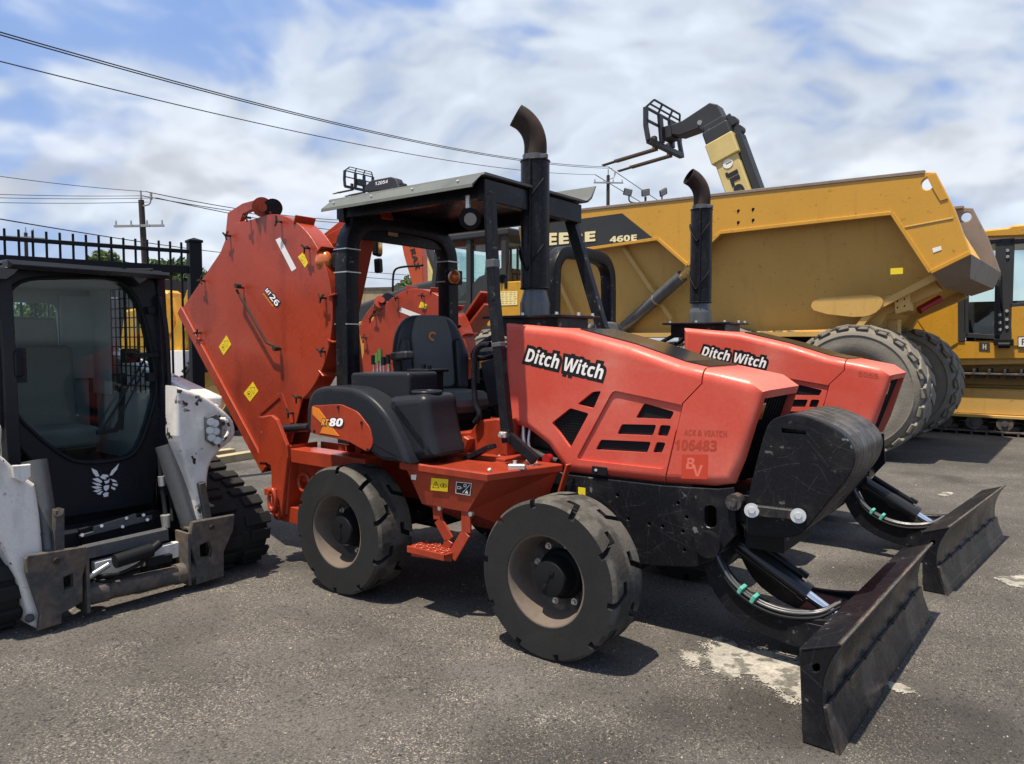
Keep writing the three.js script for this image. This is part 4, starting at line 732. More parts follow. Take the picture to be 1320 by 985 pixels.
// ---------- compact track loader ----------
const S = new Frame(V(-2.2626, 0, -4.4251), -.650);
(function makeLoader() {
  const G = S.place(thing('track_loader', 'white and black compact track loader with a cat-head emblem on its door', 'loader'));
  const sx = (l, x) => S.xx(l, x);
  // quick-attach plates: each a flat rusty face with a window
  const faceL = sx([[33, 721], [36, 716], [111, 704], [113, 722], [107, 742], [107, 776], [80, 792], [80, 804], [49, 814], [52, 793], [34, 739]], 0);
  const holeL = sx([[80, 743], [95, 737], [96, 757], [81, 763]], 0);
  const faceR = sx([[248, 673], [303, 663], [301, 684], [289, 711], [289, 743], [254, 754], [254, 730], [244, 696]], 0);
  const holeR = sx([[256, 702], [270, 696], [275, 708], [273, 719], [257, 720]], 0);
  for (const [f, h] of [[faceL, holeL], [faceR, holeR]]) {
    const p = part(G, 'coupler_plate', extX(f, -.035, 0, .006, [h]), M.rust);
    const zc = f.reduce((s, q) => s + q[0], 0) / f.length, zi = zc > 0 ? Math.min(...f.map(q => q[0])) : Math.max(...f.map(q => q[0]));
    part(p, 'coupler_rib', [box(.16, .34, .02, -.08, .22, zi, 0, 0, 0, .004), box(.16, .02, Math.abs(zi - zc) * 1.6, -.09, .40, zc), box(.14, .25, .02, -.09, .20, zc * 1.12)], M.rust);
    part(p, 'coupler_pin', [cyl(V(.0, .40, zc), V(.014, .40, zc), .018, .016, 12)], M.rustPipe);
  }
  part(G, 'lock_lever', [bar(S.PX(75, 712, -.06), S.PX(75, 656, -.06), .05, .05), cyl(S.PX(75, 660, -.085), S.PX(75, 660, -.035), .026, .026, 12)], M.rust);
  part(G, 'lock_lever', [bar(S.PX(268, 672, -.06), S.PX(259, 622, -.06), .045, .04)], M.rust);
  part(G, 'torque_tube', [cyl(S.PX(104, 768, -.07), S.PX(258, 734, -.07), .056, .056, 24), cyl(S.PX(108, 767, -.07), S.PX(135, 761, -.07), .066, .066, 24), cyl(S.PX(225, 741, -.07), S.PX(250, 735, -.07), .066, .066, 24)], M.rust);
  part(G, 'cross_bar', [bar(S.PX(108, 712, -.16), S.PX(214, 688, -.16), .075, .07)], M.greySteel);
  part(G, 'cross_bar', [bar(S.PX(120, 735, -.14), S.PX(246, 703, -.14), .10, .05)], M.whitePaint);
  part(G, 'coupler_ram', [cyl(S.PX(148, 724, -.04), S.PX(195, 709, -.04), .042, .042, 20), cyl(S.PX(195, 709, -.04), S.PX(206, 700, -.04), .026, .026, 12), box(.04, .05, .16, ...S.PX(205, 722, -.05).toArray())], M.blackPlain);
  part(G, 'coupler_rod', [cyl(S.PX(140, 728, -.05), S.PX(113, 745, -.05), .018, .018, 12)], M.steel);
  part(G, 'hose', [tube([S.PX(120, 745, -.10), S.PX(135, 742, -.03), S.PX(152, 740, -.02), S.PX(178, 728, -.02), S.PX(198, 712, -.04)], .012), tube([S.PX(118, 742, -.12), S.PX(128, 750, -.05), S.PX(150, 746, -.03), S.PX(180, 736, -.04)], .010)], M.blackPlain);
  // lift arms: front leg then back along the cab
  const legR = sx([[219, 497], [256, 510], [273, 522], [293, 541], [295, 562], [276, 580], [264, 597], [260, 624], [263, 668], [250, 674], [243, 640], [233, 605], [222, 571], [216, 545]], -.16);
  const armR = part(G, 'lift_arm', [extX(smoothPoly(legR, 3).slice(0, -2), -.24, -.08, .03, [], 4)], M.whitePaint);
  part(armR, 'arm_beam', [bar(V(-.18, 1.10, -.60), V(-2.1, 1.52, -.60), .30, .16, undefined, .03), bar(V(-.16, 1.07, -.56), V(-.7, 1.2, -.60), .26, .18, undefined, .04)], M.whitePaint);
  part(armR, 'arm_decal', [box(.16, .02, .004, -.30, 1.21, -.505)], std({ color: lin(.02, .08, .25) }));
  const cp = part(armR, 'coupler_block', [extX(sx([[264, 538], [277, 533], [285, 543], [284, 563], [275, 575], [265, 568]], -.07), -.085, -.05, .006)], M.greySteel);
  for (const [a, b] of [[272, 544], [277, 546], [271, 555], [278, 556], [273, 564], [280, 568]]) part(cp, 'quick_coupler', [cyl(S.PX(a, b, -.06), S.PX(a, b, .01), .021, .021, 14), cyl(S.PX(a, b, -.05), S.PX(a, b, -.03), .027, .027, 14)], M.steel);
  part(cp, 'coupler_guard', [tube([S.PX(285, 540, -.06), S.PX(291, 541, -.02), S.PX(295, 555, -.02), S.PX(288, 567, -.02), S.PX(283, 566, -.06)], .012)], M.whitePaint);
  const legL = sx([[-70, 560], [-20, 575], [0, 590], [18, 608], [38, 622], [44, 660], [49, 715], [52, 790], [45, 809], [33, 803], [17, 748], [-6, 700], [-60, 650]], -.16);
  const armL = part(G, 'lift_arm', [extX(legL, -.26, -.07, .03, [], 4)], M.whitePaint);
  part(armL, 'arm_beam', [bar(V(-.18, 1.02, .72), V(-2.1, 1.52, .64), .30, .16, undefined, .03)], M.whitePaint);
  part(armL, 'pivot_pin', [cyl(S.PX(38, 797, -.08), S.PX(38, 797, -.05), .024, .024, 20), cyl(S.PX(38, 797, -.06), S.PX(38, 797, -.04), .015, .015, 16)], M.rust);
  part(armL, 'arm_lug', [extX(sx([[14, 600], [38, 598], [38, 614], [28, 622], [16, 616]], -.06), -.07, -.04, .004)], M.whitePaint);
  part(G, 'lift_ram', [cyl(S.PX(44, 594, -.26), S.PX(63, 712, -.14), .066, .062, 24)], M.greySteel);
  part(G, 'lift_ram', [cyl(S.PX(212, 574, -.26), S.PX(246, 680, -.14), .060, .058, 24)], M.greySteel);
  part(G, 'ram_hose', [tube([S.PX(206, 590, -.3), S.PX(208, 620, -.27), S.PX(212, 650, -.24), S.PX(214, 672, -.2)], .016), tube([S.PX(214, 598, -.32), S.PX(219, 640, -.27), S.PX(222, 672, -.2)], .012)], M.blackPlain);
  part(G, 'hose_fitting', [cyl(S.PX(208, 614, -.26), S.PX(209, 626, -.26), .022, .022, 12), cyl(S.PX(213, 664, -.19), S.PX(214, 680, -.19), .03, .024, 12)], M.zinc);
  // tracks
  function track(s) {
    const t = new THREE.Group(); t.name = 'track'; G.add(t);
    const z0 = s * .60, z1 = s * .985, path = [];
    const loop = [[-.40, 0], [-.24, .05], [-.14, .19], [-.15, .36], [-.27, .49], [-.75, .68], [-1.05, .76], [-1.32, .70], [-1.52, .50], [-1.80, .20], [-1.78, .06], [-1.62, 0]];
    const dense = []; for (let i = 0; i < loop.length; i++) { const a = loop[i], b = loop[(i + 1) % loop.length]; dense.push(a); if (Math.hypot(a[0] - b[0], a[1] - b[1]) > .4) for (const k of [.25, .5, .75]) dense.push([mix(a[0], b[0], k), mix(a[1], b[1], k)]); }
    const c = new THREE.CatmullRomCurve3(dense.map(p => V(p[0], Math.max(0, p[1]), 0)), true, 'centripetal'), n = 96;
    const out = c.getSpacedPoints(n).slice(0, n).map(p => [p.x, Math.max(.022, p.y)]), ctr = [-.9, .33];
    const nor = i => { const a = out[(i + n - 1) % n], b = out[(i + 1) % n], d = [b[0] - a[0], b[1] - a[1]], L = Math.hypot(...d) || 1; const m = [d[1] / L, -d[0] / L]; const o = [out[i][0] - ctr[0], out[i][1] - ctr[1]]; return m[0] * o[0] + m[1] * o[1] > 0 ? m : [-m[0], -m[1]]; };
    const inn = out.map((p, i) => { const m = nor(i); return [p[0] - m[0] * .035, p[1] - m[1] * .035]; });
    part(t, 'track_belt', ext(out, Math.min(z0, z1), Math.max(z0, z1), .004, [inn]), M.rubber);
    for (let i = 0; i < n; i += 3) {
      const m = nor(i), a = Math.atan2(m[1], m[0]), off = (i / 3) % 2 ? .115 : -.115;
      const lug = part(t, 'track_lug', [box(.034, .085, .20, 0, 0, off, 0, 0, 0, .01), box(.034, .085, .15, 0, .018, -off * 1.1, 0, 0, 0, .01)], M.rubber);
      lug.position.set(out[i][0] + m[0] * .010, out[i][1] + m[1] * .010, (z0 + z1) / 2); lug.rotation.z = a;
    }
    part(t, 'track_wheel', [cyl(V(-.41, .255, z0 * .98), V(-.41, .255, z1 * .98), .21, .21, 32), cyl(V(-1.15, .48, z0 * .98), V(-1.15, .48, z1 * .98), .22, .22, 32), cyl(V(-.8, .12, z0), V(-.8, .12, z1), .085), cyl(V(-1.15, .12, z0), V(-1.15, .12, z1), .085), cyl(V(-1.5, .14, z0), V(-1.5, .14, z1), .10), box(1.2, .25, .3, -.85, .30, (z0 + z1) / 2)], M.blackPlain);
  }
  track(-1); track(1);
  // body and cab
  part(G, 'body', [box(1.3, .50, .92, -1.30, .50, 0, 0, 0, 0, .03), box(.6, .8, 1.1, -2.0, .85, 0, 0, 0, 0, .05), box(.30, .22, .80, -.52, .34, 0)], M.cabGrey);
  part(G, 'front_guard', [extX(sx([[100, 682], [198, 657], [200, 684], [108, 708]], -.36), -.37, -.345, .004)], M.blackPlain);
  part(G, 'guard_plate', [extX(sx([[102, 690], [120, 685], [120, 679], [175, 662], [176, 668], [196, 664], [196, 670], [103, 694]], -.33), -.34, -.325, .003)], M.greySteel);
  for (const [a, b] of [[106, 690], [131, 678], [158, 679], [185, 664], [190, 670], [163, 668]]) part(G, 'guard_bolt', cyl(S.PX(a, b, -.33), S.PX(a, b, -.31), .012, .010, 8), M.zinc);
  const xd = -.56;
  const glassPx = [[2, 398], [10, 378], [30, 362], [90, 358], [149, 361], [168, 375], [182, 400], [201, 495], [198, 520], [176, 580], [160, 591], [104, 596], [82, 588], [18, 531], [6, 500]];
  const outer = sx([[-12, 420], [-6, 372], [20, 338], [196, 350], [212, 400], [216, 500], [206, 585], [198, 650], [62, 672], [56, 612], [-4, 545]], xd);
  const hole = smoothPoly(sx(glassPx, xd), 3);
  const door = part(G, 'door', extX(outer, xd - .05, xd, .012, [hole], 2), M.cabGrey);
  part(door, 'door_seal', tube(hole.filter((_, i) => i % 2 === 0).map(p => V(xd + .004, p[1], p[0])), .012, 6, 120, true), M.blackPlain);
  part(door, 'door_glass', extX(hole, xd - .030, xd - .029, 0), M.cabGlass);
  part(door, 'door_latch', [box(.05, .16, .05, ...S.PX(23, 469, xd + .02).toArray(), 0, 0, 0, .02)], M.blackPlain);
  part(door, 'latch_plate', [box(.012, .21, .075, ...S.PX(25, 471, xd + .004).toArray())], M.cabGrey);
  quadX(S, door, 'cat_emblem', [[114, 600], [155, 596], [156, 640], [115, 645]], xd + .012, canvasMat(256, 256, x => {
    x.fillStyle = '#e6e8ea'; const poly = l => { x.beginPath(); l.forEach((p, i) => i ? x.lineTo(p[0], p[1]) : x.moveTo(p[0], p[1])); x.closePath(); x.fill(); };
    poly([[22, 22], [66, 46], [86, 90], [56, 86], [34, 58]]); poly([[246, 6], [228, 50], [186, 92], [164, 90], [184, 56], [212, 34]]);
    poly([[88, 96], [112, 76], [150, 84], [160, 98], [132, 104], [140, 118], [112, 112]]); poly([[26, 102], [70, 98], [106, 128], [96, 140], [60, 124]]); poly([[22, 126], [84, 142], [104, 162], [62, 154]]);
    poly([[18, 158], [72, 160], [104, 176], [56, 180]]); poly([[30, 192], [78, 182], [104, 188], [64, 206]]); poly([[60, 216], [92, 200], [112, 200], [86, 226]]);
    poly([[120, 128], [150, 126], [166, 112], [160, 142], [132, 150]]); poly([[172, 116], [206, 126], [228, 146], [192, 140]]); poly([[186, 150], [232, 160], [226, 178], [192, 166]]); poly([[176, 172], [214, 190], [206, 204], [178, 190]]);
    poly([[116, 166], [136, 160], [162, 162], [156, 190], [134, 204], [118, 190]]); poly([[108, 222], [130, 212], [156, 216], [148, 244], [116, 246]]);
  }));
  part(door, 'wiper', [cyl(S.PX(131, 556, xd + .02), S.PX(187, 462, xd + .01), .008, .008, 8), cyl(S.PX(147, 554, xd + .02), S.PX(189, 470, xd + .01), .006, .006, 8), bar(S.PX(124, 558, xd + .015), S.PX(152, 554, xd + .015), .03, .02)], M.blackPlain);
  const cab = new THREE.Group(); cab.name = 'cab'; G.add(cab);
  const zR = -.45, zL = .47;
  part(cab, 'roof', [extX([[-.47, 2.05], [-.45, 2.10], [.47, 2.10], [.50, 2.05]], -1.62, -.50, .012), extX([[-.46, 2.04], [.5, 2.04], [.5, 2.085], [-.46, 2.085]], -.52, -.40, .02)], M.cabGrey);
  for (const zz of [zR, zL]) { part(cab, 'pillar', [bar(V(-.60, 2.08, zz), V(-.55, .55, zz - (zz < 0 ? .02 : 0)), .10, .07)], M.cabGrey); part(cab, 'pillar', [bar(V(-1.55, 2.08, zz), V(-1.55, .9, zz), .10, .08)], M.cabGrey); }
  part(cab, 'side_panel', [box(1.0, .5, .03, -1.05, 1.0, zR)], M.interior); part(cab, 'side_panel', [box(1.0, .5, .03, -1.05, 1.0, zL)], M.interior); part(cab, 'rear_post_panel', [box(.34, .8, .02, -1.40, 1.62, zR + .03)], M.interior); part(cab, 'window_panel', [box(.02, .62, .42, -1.50, 1.65, -.40)], M.interior);
  const grid = []; for (let x = -1.48; x < -.64; x += .07) grid.push(bar(V(x, 1.25, zR), V(x, 2.04, zR), .008, .008)); for (let y = 1.30; y < 2.04; y += .07) grid.push(bar(V(-1.5, y, zR), V(-.6, y, zR), .008, .008));
  part(cab, 'side_screen', grid, M.blackPlain);
  const gridL = grid.map(g => g.clone().translate(0, 0, zL - zR)); part(cab, 'side_screen', gridL, M.blackPlain);
  part(cab, 'rear_wall', extX([[zR, .8], [zR, 2.06], [zL, 2.06], [zL, .8]], -1.60, -1.56, 0, [roundPoly([[-.20, 1.42], [.38, 1.42], [.38, 1.90], [-.20, 1.90]].map(p => p), .07, 4)]), M.interior);
  part(cab, 'rear_glass', extX(roundPoly([[-.20, 1.42], [.38, 1.42], [.38, 1.90], [-.20, 1.90]], .07, 4), -1.582, -1.581, 0), M.cabGlass);
  part(cab, 'cab_floor', [box(1.0, .05, .9, -1.08, .74, 0)], M.blackPlain);
  part(cab, 'headliner', [box(1.0, .03, .88, -1.08, 2.02, 0)], M.interior);
  part(cab, 'operator_seat', [box(.14, .62, .46, -1.36, 1.28, .02, 0, 0, .12, .06), box(.46, .14, .46, -1.14, .96, .02, 0, 0, 0, .06), box(.10, .26, .30, -1.42, 1.66, .02, 0, 0, .12, .05)], M.seat);
  part(cab, 'control_lever', [cyl(V(-.85, 1.0, -.30), V(-.80, 1.28, -.30), .02), box(.05, .14, .05, -.80, 1.33, -.30, 0, 0, 0, .02)], M.blackPlain);
  part(cab, 'display', [box(.03, .10, .14, -.75, 1.52, -.34, 0, .4, 0)], M.blackPlain);
  part(cab, 'warning_triangle', [extX([[.20, 1.80], [.34, 1.80], [.27, 1.92]], -1.55, -1.545, 0)], M.fire);
  // roof lamps
  for (const l of [[[160, 346], [197, 346], [190, 362], [180, 369], [165, 354]], [[-14, 343], [30, 341], [20, 354], [8, 362], [-10, 362]]]) {
    const lp = part(cab, 'roof_lamp', [extX(sx(l, -.46), -.60, -.44, .012)], M.blackPlain); part(lp, 'lamp_lens', [extX(sx(l, -.44).map(p => { const c = sx(l, -.44).reduce((s, q) => [s[0] + q[0] / 5, s[1] + q[1] / 5], [0, 0]); return [c[0] + (p[0] - c[0]) * .82, c[1] + (p[1] - c[1]) * .78]; }), -.442, -.434, .002)], M.gloss);
  }
  part(cab, 'side_grab', [tube([S.PX(196, 386, -.62), S.PX(205, 384, -.52), S.PX(212, 410, -.5), S.PX(217, 470, -.5), S.PX(216, 500, -.53), S.PX(206, 512, -.6)], .016)], M.cabGrey);
  part(cab, 'pillar_hinge', [box(.06, .05, .05, ...S.PX(193, 400, -.55).toArray()), box(.06, .06, .05, ...S.PX(193, 486, -.55).toArray()), box(.05, .03, .16, ...S.PX(188, 458, -.55).toArray())], M.blackPlain);
})();
// ---------- articulated dump truck ----------
const A = new Frame(ground(1095, 592), -.68);
function bigTyre(parent, name, x, z, r, w, mat, turn = 0) {
  const g = new THREE.Group(); g.name = name; parent.add(g); g.position.set(x, r, z); g.rotation.z = turn;
  const h = w / 2;
  part(g, 'tyre', turned([[r * .52, -h * .80], [r * .62, -h], [r * .86, -h * .98], [r * .93, -h * .80], [r * .945, 0], [r * .93, h * .80], [r * .87, h * .97], [r * .84, h * .97], [r * .835, h * 1.02], [r * .815, h * 1.02], [r * .81, h * .985], [r * .72, h * 1.03], [r * .64, h * 1.02], [r * .60, h * .97], [r * .57, h * .97], [r * .56, h * .90], [r * .52, h * .80], [r * .52, -h * .80]], 64), mat);
  const lug = join([box(r * .045, r * .19, w * .50, 0, 0, w * .23, .5, 0, 0, .03), box(r * .05, r * .15, .05, -r * .03, r * -.085, w * .45, 0, .35, 0, .02)]), lug2 = lug.clone().scale(1, 1, -1); { const ix = lug2.attributes.position; for (const k of ['position', 'normal']) { const a = lug2.attributes[k].array; for (let i = 0; i < a.length; i += 9) for (let c = 0; c < 3; c++) { const t = a[i + 3 + c]; a[i + 3 + c] = a[i + 6 + c]; a[i + 6 + c] = t; } } }
  for (let k = 0; k < 22; k++) for (const s of [0, 1]) { const a = (k + s * .5) / 22 * 6.2832, m = raw(g, 'tread_block', s ? lug2 : lug, mat); m.position.set(Math.cos(a) * r * .952, Math.sin(a) * r * .952, 0); m.rotation.z = a; }
  part(g, 'rim', turned([[r * .52, -h * .8], [r * .525, h * .78], [r * .50, h * .80], [r * .46, h * .5], [r * .40, h * .15], [r * .05, h * .15]], 40), M.yellowDirty);
  part(g, 'hub', [cyl(V(0, 0, -h * .3), V(0, 0, h * .55), r * .22, r * .19, 28)], M.yellowDirty);
  return g;
}
(function makeTruck() {
  const G = A.place(thing('dump_truck', 'yellow articulated dump truck with 460E on its grey side stripe', 'truck'));
  const W = 3.3, mid = -W / 2 + .02;
  bigTyre(G, 'wheel', 0, -.36, .935, .72, M.dirtyTread, .1); bigTyre(G, 'wheel', 0, -W + .36, .935, .72, M.dirtyTread, .4);
  bigTyre(G, 'wheel', -1.95, -.36, .935, .72, M.dirtyTread, .3); bigTyre(G, 'wheel', -1.95, -W + .36, .935, .72, M.dirtyTread, .2);
  bigTyre(G, 'wheel', -6.6, -.36, .935, .72, M.dirtyTread, .3); bigTyre(G, 'wheel', -6.6, -W + .36, .935, .72, M.dirtyTread, .2);
  part(G, 'axle', [cyl(V(0, .935, -W + .4), V(0, .935, -.4), .22), box(.6, .6, .7, 0, .95, mid, 0, 0, 0, .1)], M.yellowDirty);
  part(G, 'axle', [cyl(V(-1.95, .935, -W + .4), V(-1.95, .935, -.4), .22)], M.yellowDirty);
  part(G, 'axle', [cyl(V(-6.6, .935, -W + .4), V(-6.6, .935, -.4), .22)], M.yellowDirty);
  for (const z of [-.95, -W + .95]) part(G, 'frame_rail', [box(7.6, .45, .18, -3.4, 1.32, z)], M.yellowDirty);
  part(G, 'bogie_beam', [bar(V(-2.1, 1.0, -.85), V(.25, 1.0, -.85), .28, .16), bar(V(-2.1, 1.0, -W + .85), V(.25, 1.0, -W + .85), .28, .16)], M.yellowDirty);
  const z = (l, zz) => A.zz(l, zz);
  const bed = new THREE.Group(); bed.name = 'dump_body'; G.add(bed);
  const railP = z([[690, 277], [733, 272.5], [1192, 221.5], [1206, 222], [1231, 270], [1251, 326], [1200, 351], [1150, 275], [929, 300], [887, 342], [848, 308], [690, 331]], 0);
  const holeC = A.z(1196, 237, 0);
  part(bed, 'side_rail', ext(railP, -.07, 0, .012, [ringPts(holeC[0], holeC[1], .075, 0, 6.1, 18)], 2), M.yellow);
  part(bed, 'side_rail', ext(railP, -W, -W + .07, .012, [ringPts(holeC[0], holeC[1], .075, 0, 6.1, 18)], 2), M.tailSteel);
  part(bed, 'rail_cap', [bar(V(railP[0][0], railP[0][1], -.06), V(railP[2][0], railP[2][1], -.06), .045, .15)], M.tailSteel);
  part(bed, 'rail_cap', [bar(V(railP[0][0], railP[0][1], -W + .06), V(railP[2][0], railP[2][1], -W + .06), .045, .15)], M.tailSteel);
  part(bed, 'rail_fold', [bar(V(...A.z(929, 300, .0), .0), V(...A.z(1150, 275, .0), .0), .05, .05), bar(V(...A.z(887, 342, 0), 0), V(...A.z(929, 300, 0), 0), .05, .05), bar(V(...A.z(848, 308, 0), 0), V(...A.z(887, 342, 0), 0), .05, .05), bar(V(...A.z(690, 331, 0), 0), V(...A.z(848, 308, 0), 0), .05, .05), bar(V(...A.z(1150, 275, 0), 0), V(...A.z(1200, 351, 0), 0), .05, .05), bar(V(...A.z(1200, 351, 0), .0), V(...A.z(1251, 326, 0), .0), .05, .06)], M.yellow);
  part(bed, 'corner_plate', ext(z([[1194, 226], [1206, 224], [1222, 256], [1212, 259], [1203, 244]], .01), .001, .014, .002), M.yellow);
  const seams = [[[1229, 281], [1166, 293]]];
  for (const [a, b] of seams) part(bed, 'weld_seam', [bar(V(...A.z(...a, .004), .004), V(...A.z(...b, .004), .004), .018, .012)], M.yellowDirty);
  // lower wall leans in under the rail down to the floor
  const yTop = 3.62, yBot = 1.72;
  const wall = (zs) => {                          // one flat sheet leaning inwards to the floor
    const up = [[-5.9, 3.74], [.62, 3.74], [1.16, 2.80], [.92, 2.50], [.10, 2.10], [-.10, 1.80], [-5.3, 1.72], [-5.9, 2.4]], g = ext(up, 0, .03, 0), p = g.attributes.position;
    for (let i = 0; i < p.count; i++) { const lean = .10 + (3.74 - p.getY(i)) * .27, t = p.getZ(i); p.setZ(i, zs > 0 ? -lean - t : -W + lean + t); }
    if (zs > 0) { for (let i = 0; i < p.count; i += 3) for (let c = 0; c < 3; c++) { const k = 'getX getY getZ'.split(' ')[c], v1 = p[k](i + 1), v2 = p[k](i + 2); p[k.replace('get', 'set')](i + 1, v2); p[k.replace('get', 'set')](i + 2, v1); } }
    g.computeVertexNormals(); return g;
  };
  part(bed, 'side_wall', wall(1), M.yellowDirty); part(bed, 'side_wall', wall(-1), M.yellowDirty);
  // floor rising to the tail, front wall
  const fl = [[-5.3, 1.76], [-.1, 1.76], [.15, 2.10], [.78, 2.44], [1.18, 2.66]];
  part(bed, 'floor', ext([...fl, ...fl.slice().reverse().map(p => [p[0] + .05, p[1] - .07])], -W + .30, -.30, 0), M.yellowDirty);
  { const pts = []; for (const [x, y, zz] of [[.92, 2.50, -.01], [1.356, 2.70, -.01], [1.30, 2.43, -.42], [1.01, 2.33, -.42]]) { pts.push(V(x, y, zz), V(x, y, -W - zz)); } part(bed, 'tail_lip', hull(pts), M.tailSteel); }
  part(bed, 'front_wall', [box(.08, 2.0, W - .3, -5.3, 2.75, mid, 0, 0, -.1)], M.yellowDirty);
  for (const zw of [-.56, -W + .56]) part(bed, 'tail_web', [ext([[-.12, 1.80], [.12, 2.18], [.84, 2.48], [.98, 2.30], [.30, 1.98], [.12, 1.62], [-.2, 1.55]], zw - .06, zw + .06, .01)], M.yellowDirty);
  part(bed, 'side_plate', [ext(smoothPoly(z([[1046, 394], [1050, 387], [1090, 382], [1130, 381], [1138, 386], [1138, 394], [1128, 404], [1110, 409], [1050, 401], [1046, 396]], -.30), 2), -.34, -.28, .006)], M.yellowDirty);
  part(bed, 'wall_rib', [bar(V(...A.z(800, 315, -.15), -.16), V(...A.z(865, 412, -.45), -.46), .07, .03), bar(V(...A.z(712, 345, -.2), -.2), V(...A.z(750, 430, -.5), -.5), .07, .03)], M.yellowDirty);
  part(bed, 'grease_block', [ext(z([[1152, 384], [1172, 378], [1173, 400], [1154, 405]], -.35), -.6, -.35, .01, [z([[1155, 387], [1159, 386], [1159, 390], [1155, 391]], -.35), z([[1164, 384], [1168, 383], [1168, 387], [1164, 388]], -.35), z([[1155, 395], [1159, 394], [1159, 398], [1155, 399]], -.35), z([[1164, 393], [1168, 392], [1168, 396], [1164, 397]], -.35)])], M.yellowDirty);
  quadZ(A, bed, 'yellow_marker', [[1148, 346], [1164, 345], [1164, 353], [1148, 354]], -.12, M.yellowLabel);
  quadZ(A, bed, 'torn_sticker', [[1202, 320], [1213, 317], [1214, 322], [1203, 326]], .006, M.label);
  for (const [a, b] of [[952, 272], [952, 287], [971, 270], [971, 284]]) part(bed, 'rail_plug', cyl(A.P(a, b, -.02), A.P(a, b, .006), .024, .024, 12), M.blackPlain);
  part(bed, 'stripe', [ext(z([[690, 290], [802, 275], [842, 307], [690, 328]], 0), -.002, .006, 0)], M.deere);
  quadZ(A, bed, 'brand_lettering', [[683, 297], [771, 294], [771, 314], [683, 322]], .012, lettering('DEERE', { w: 512, h: 128, fill: '#e8dcae', stroke: '#4a3c10', line: 12, heavy: 6, slant: .0 }));
  quadZ(A, bed, 'model_lettering', [[785, 303], [823, 300], [823, 312], [785, 315]], .012, lettering('460E', { w: 384, h: 112, fill: '#e8dcae', heavy: 3 }));
  const lc = A.P(892, 345, -.05), ld = A.P(798, 428, -.55);
  const ram = part(G, 'tip_ram', [cyl(ld.clone().add(ld.clone().sub(lc).multiplyScalar(.25)), lc.clone().lerp(ld, .12), .10, .10, 24)], M.greySteel);
  part(ram, 'ram_rod', [cyl(lc.clone().lerp(ld, .13), lc, .06, .06, 16), cyl(lc.clone().add(V(0, 0, -.1)), lc.clone().add(V(0, 0, .03)), .11, .11, 20)], M.yellowDirty);
  part(ram, 'ram_ring', [cyl(lc.clone().lerp(ld, .45), lc.clone().lerp(ld, .47), .108, .108, 24)], M.steel);
  const rp = part(G, 'tail_strut', [cyl(A.P(1185, 400, -1.0), A.P(1212, 385, -1.2), .055, .055)], M.fire);
  part(G, 'hinge_bracket', [ext(z([[1144, 412], [1158, 412], [1158, 440], [1168, 455], [1164, 470], [1150, 455], [1144, 430]], -.7), -.9, -.7, .01), cyl(A.P(1122, 425, -.7), A.P(1122, 425, -.55), .16, .16, 24)], M.yellowDirty);
  // tractor half: cab, hood and the yellow locker behind the cab
  const cab = new THREE.Group(); cab.name = 'cab'; G.add(cab);
  const cx0 = -8.85, cx1 = -6.75, cz1 = -.75, cz0 = -2.45;
  for (const [x, zz] of [[cx0, cz1], [cx0, cz0], [cx1, cz1], [cx1, cz0], [(cx0 + cx1) / 2 + .1, cz1]]) part(cab, 'pillar', [bar(V(x, 1.9, zz), V(x + (x === cx0 ? .25 : 0), 3.76, zz), .12, .12)], M.deere);
  part(cab, 'roof', [box(2.3, .16, 1.9, (cx0 + cx1) / 2 + .05, 3.80, (cz0 + cz1) / 2, 0, 0, 0, .05)], M.deere);
  part(cab, 'cab_base', [box(2.1, .85, 1.75, (cx0 + cx1) / 2, 2.05, (cz0 + cz1) / 2, 0, 0, 0, .05), ext([[cx0, 2.3], [cx1 + .1, 2.3], [cx1 + .1, 3.15], [cx1 - .7, 2.95], [cx1 - 1.3, 2.5]], cz1 - .06, cz1 + .01, .01)], M.deere);
  part(cab, 'window', [box(1.35, 1.25, .01, (cx0 + cx1) / 2 + .1, 2.98, cz1 - .03)], M.glass); part(cab, 'window', [box(1.35, 1.25, .01, (cx0 + cx1) / 2 + .1, 2.98, cz0 + .03)], M.glass); part(cab, 'window', [box(.01, 1.25, 1.6, cx1 - .02, 2.98, (cz0 + cz1) / 2)], M.glass); part(cab, 'window', [bar(V(cx0 + .02, 2.35, (cz0 + cz1) / 2), V(cx0 + .25, 3.6, (cz0 + cz1) / 2), .01, 1.6)], M.glass);
  part(cab, 'driver_seat', [box(.18, .8, .5, -7.1, 2.75, -1.6, 0, 0, .1, .06)], M.blackPlain);
  part(cab, 'cab_mirror', [box(.06, .5, .22, -8.2, 3.2, -.45), bar(V(-8.1, 3.5, -.7), V(-8.2, 3.4, -.45), .03, .03)], M.blackPlain);
  part(cab, 'rear_grille', [...[...Array(7)].map((_, i) => bar(V(cx1 + .06, 2.55, cz1 - .1 - i * .22), V(cx1 + .06, 3.5, cz1 - .1 - i * .22), .04, .04)), bar(V(cx1 + .06, 3.02, cz1), V(cx1 + .06, 3.02, cz0), .05, .04)], M.deere);
  const hood = part(G, 'hood', [ext([[-8.8, 1.4], [-8.8, 2.98], [-9.6, 2.90], [-11.4, 2.52], [-12.0, 2.2], [-12.1, 1.3]], -2.5, -.8, .10, [], 4)], M.deere);
  part(hood, 'hood_side', [ext([[-8.9, 1.3], [-8.9, 2.45], [-9.8, 2.4], [-11.4, 2.05], [-11.4, 1.2]], -.83, -.72, .02)], M.yellow);
  const lk = part(G, 'locker', [box(1.0, .85, 1.1, -6.35, 2.34, -.85, 0, 0, 0, .02)], M.exYellow);
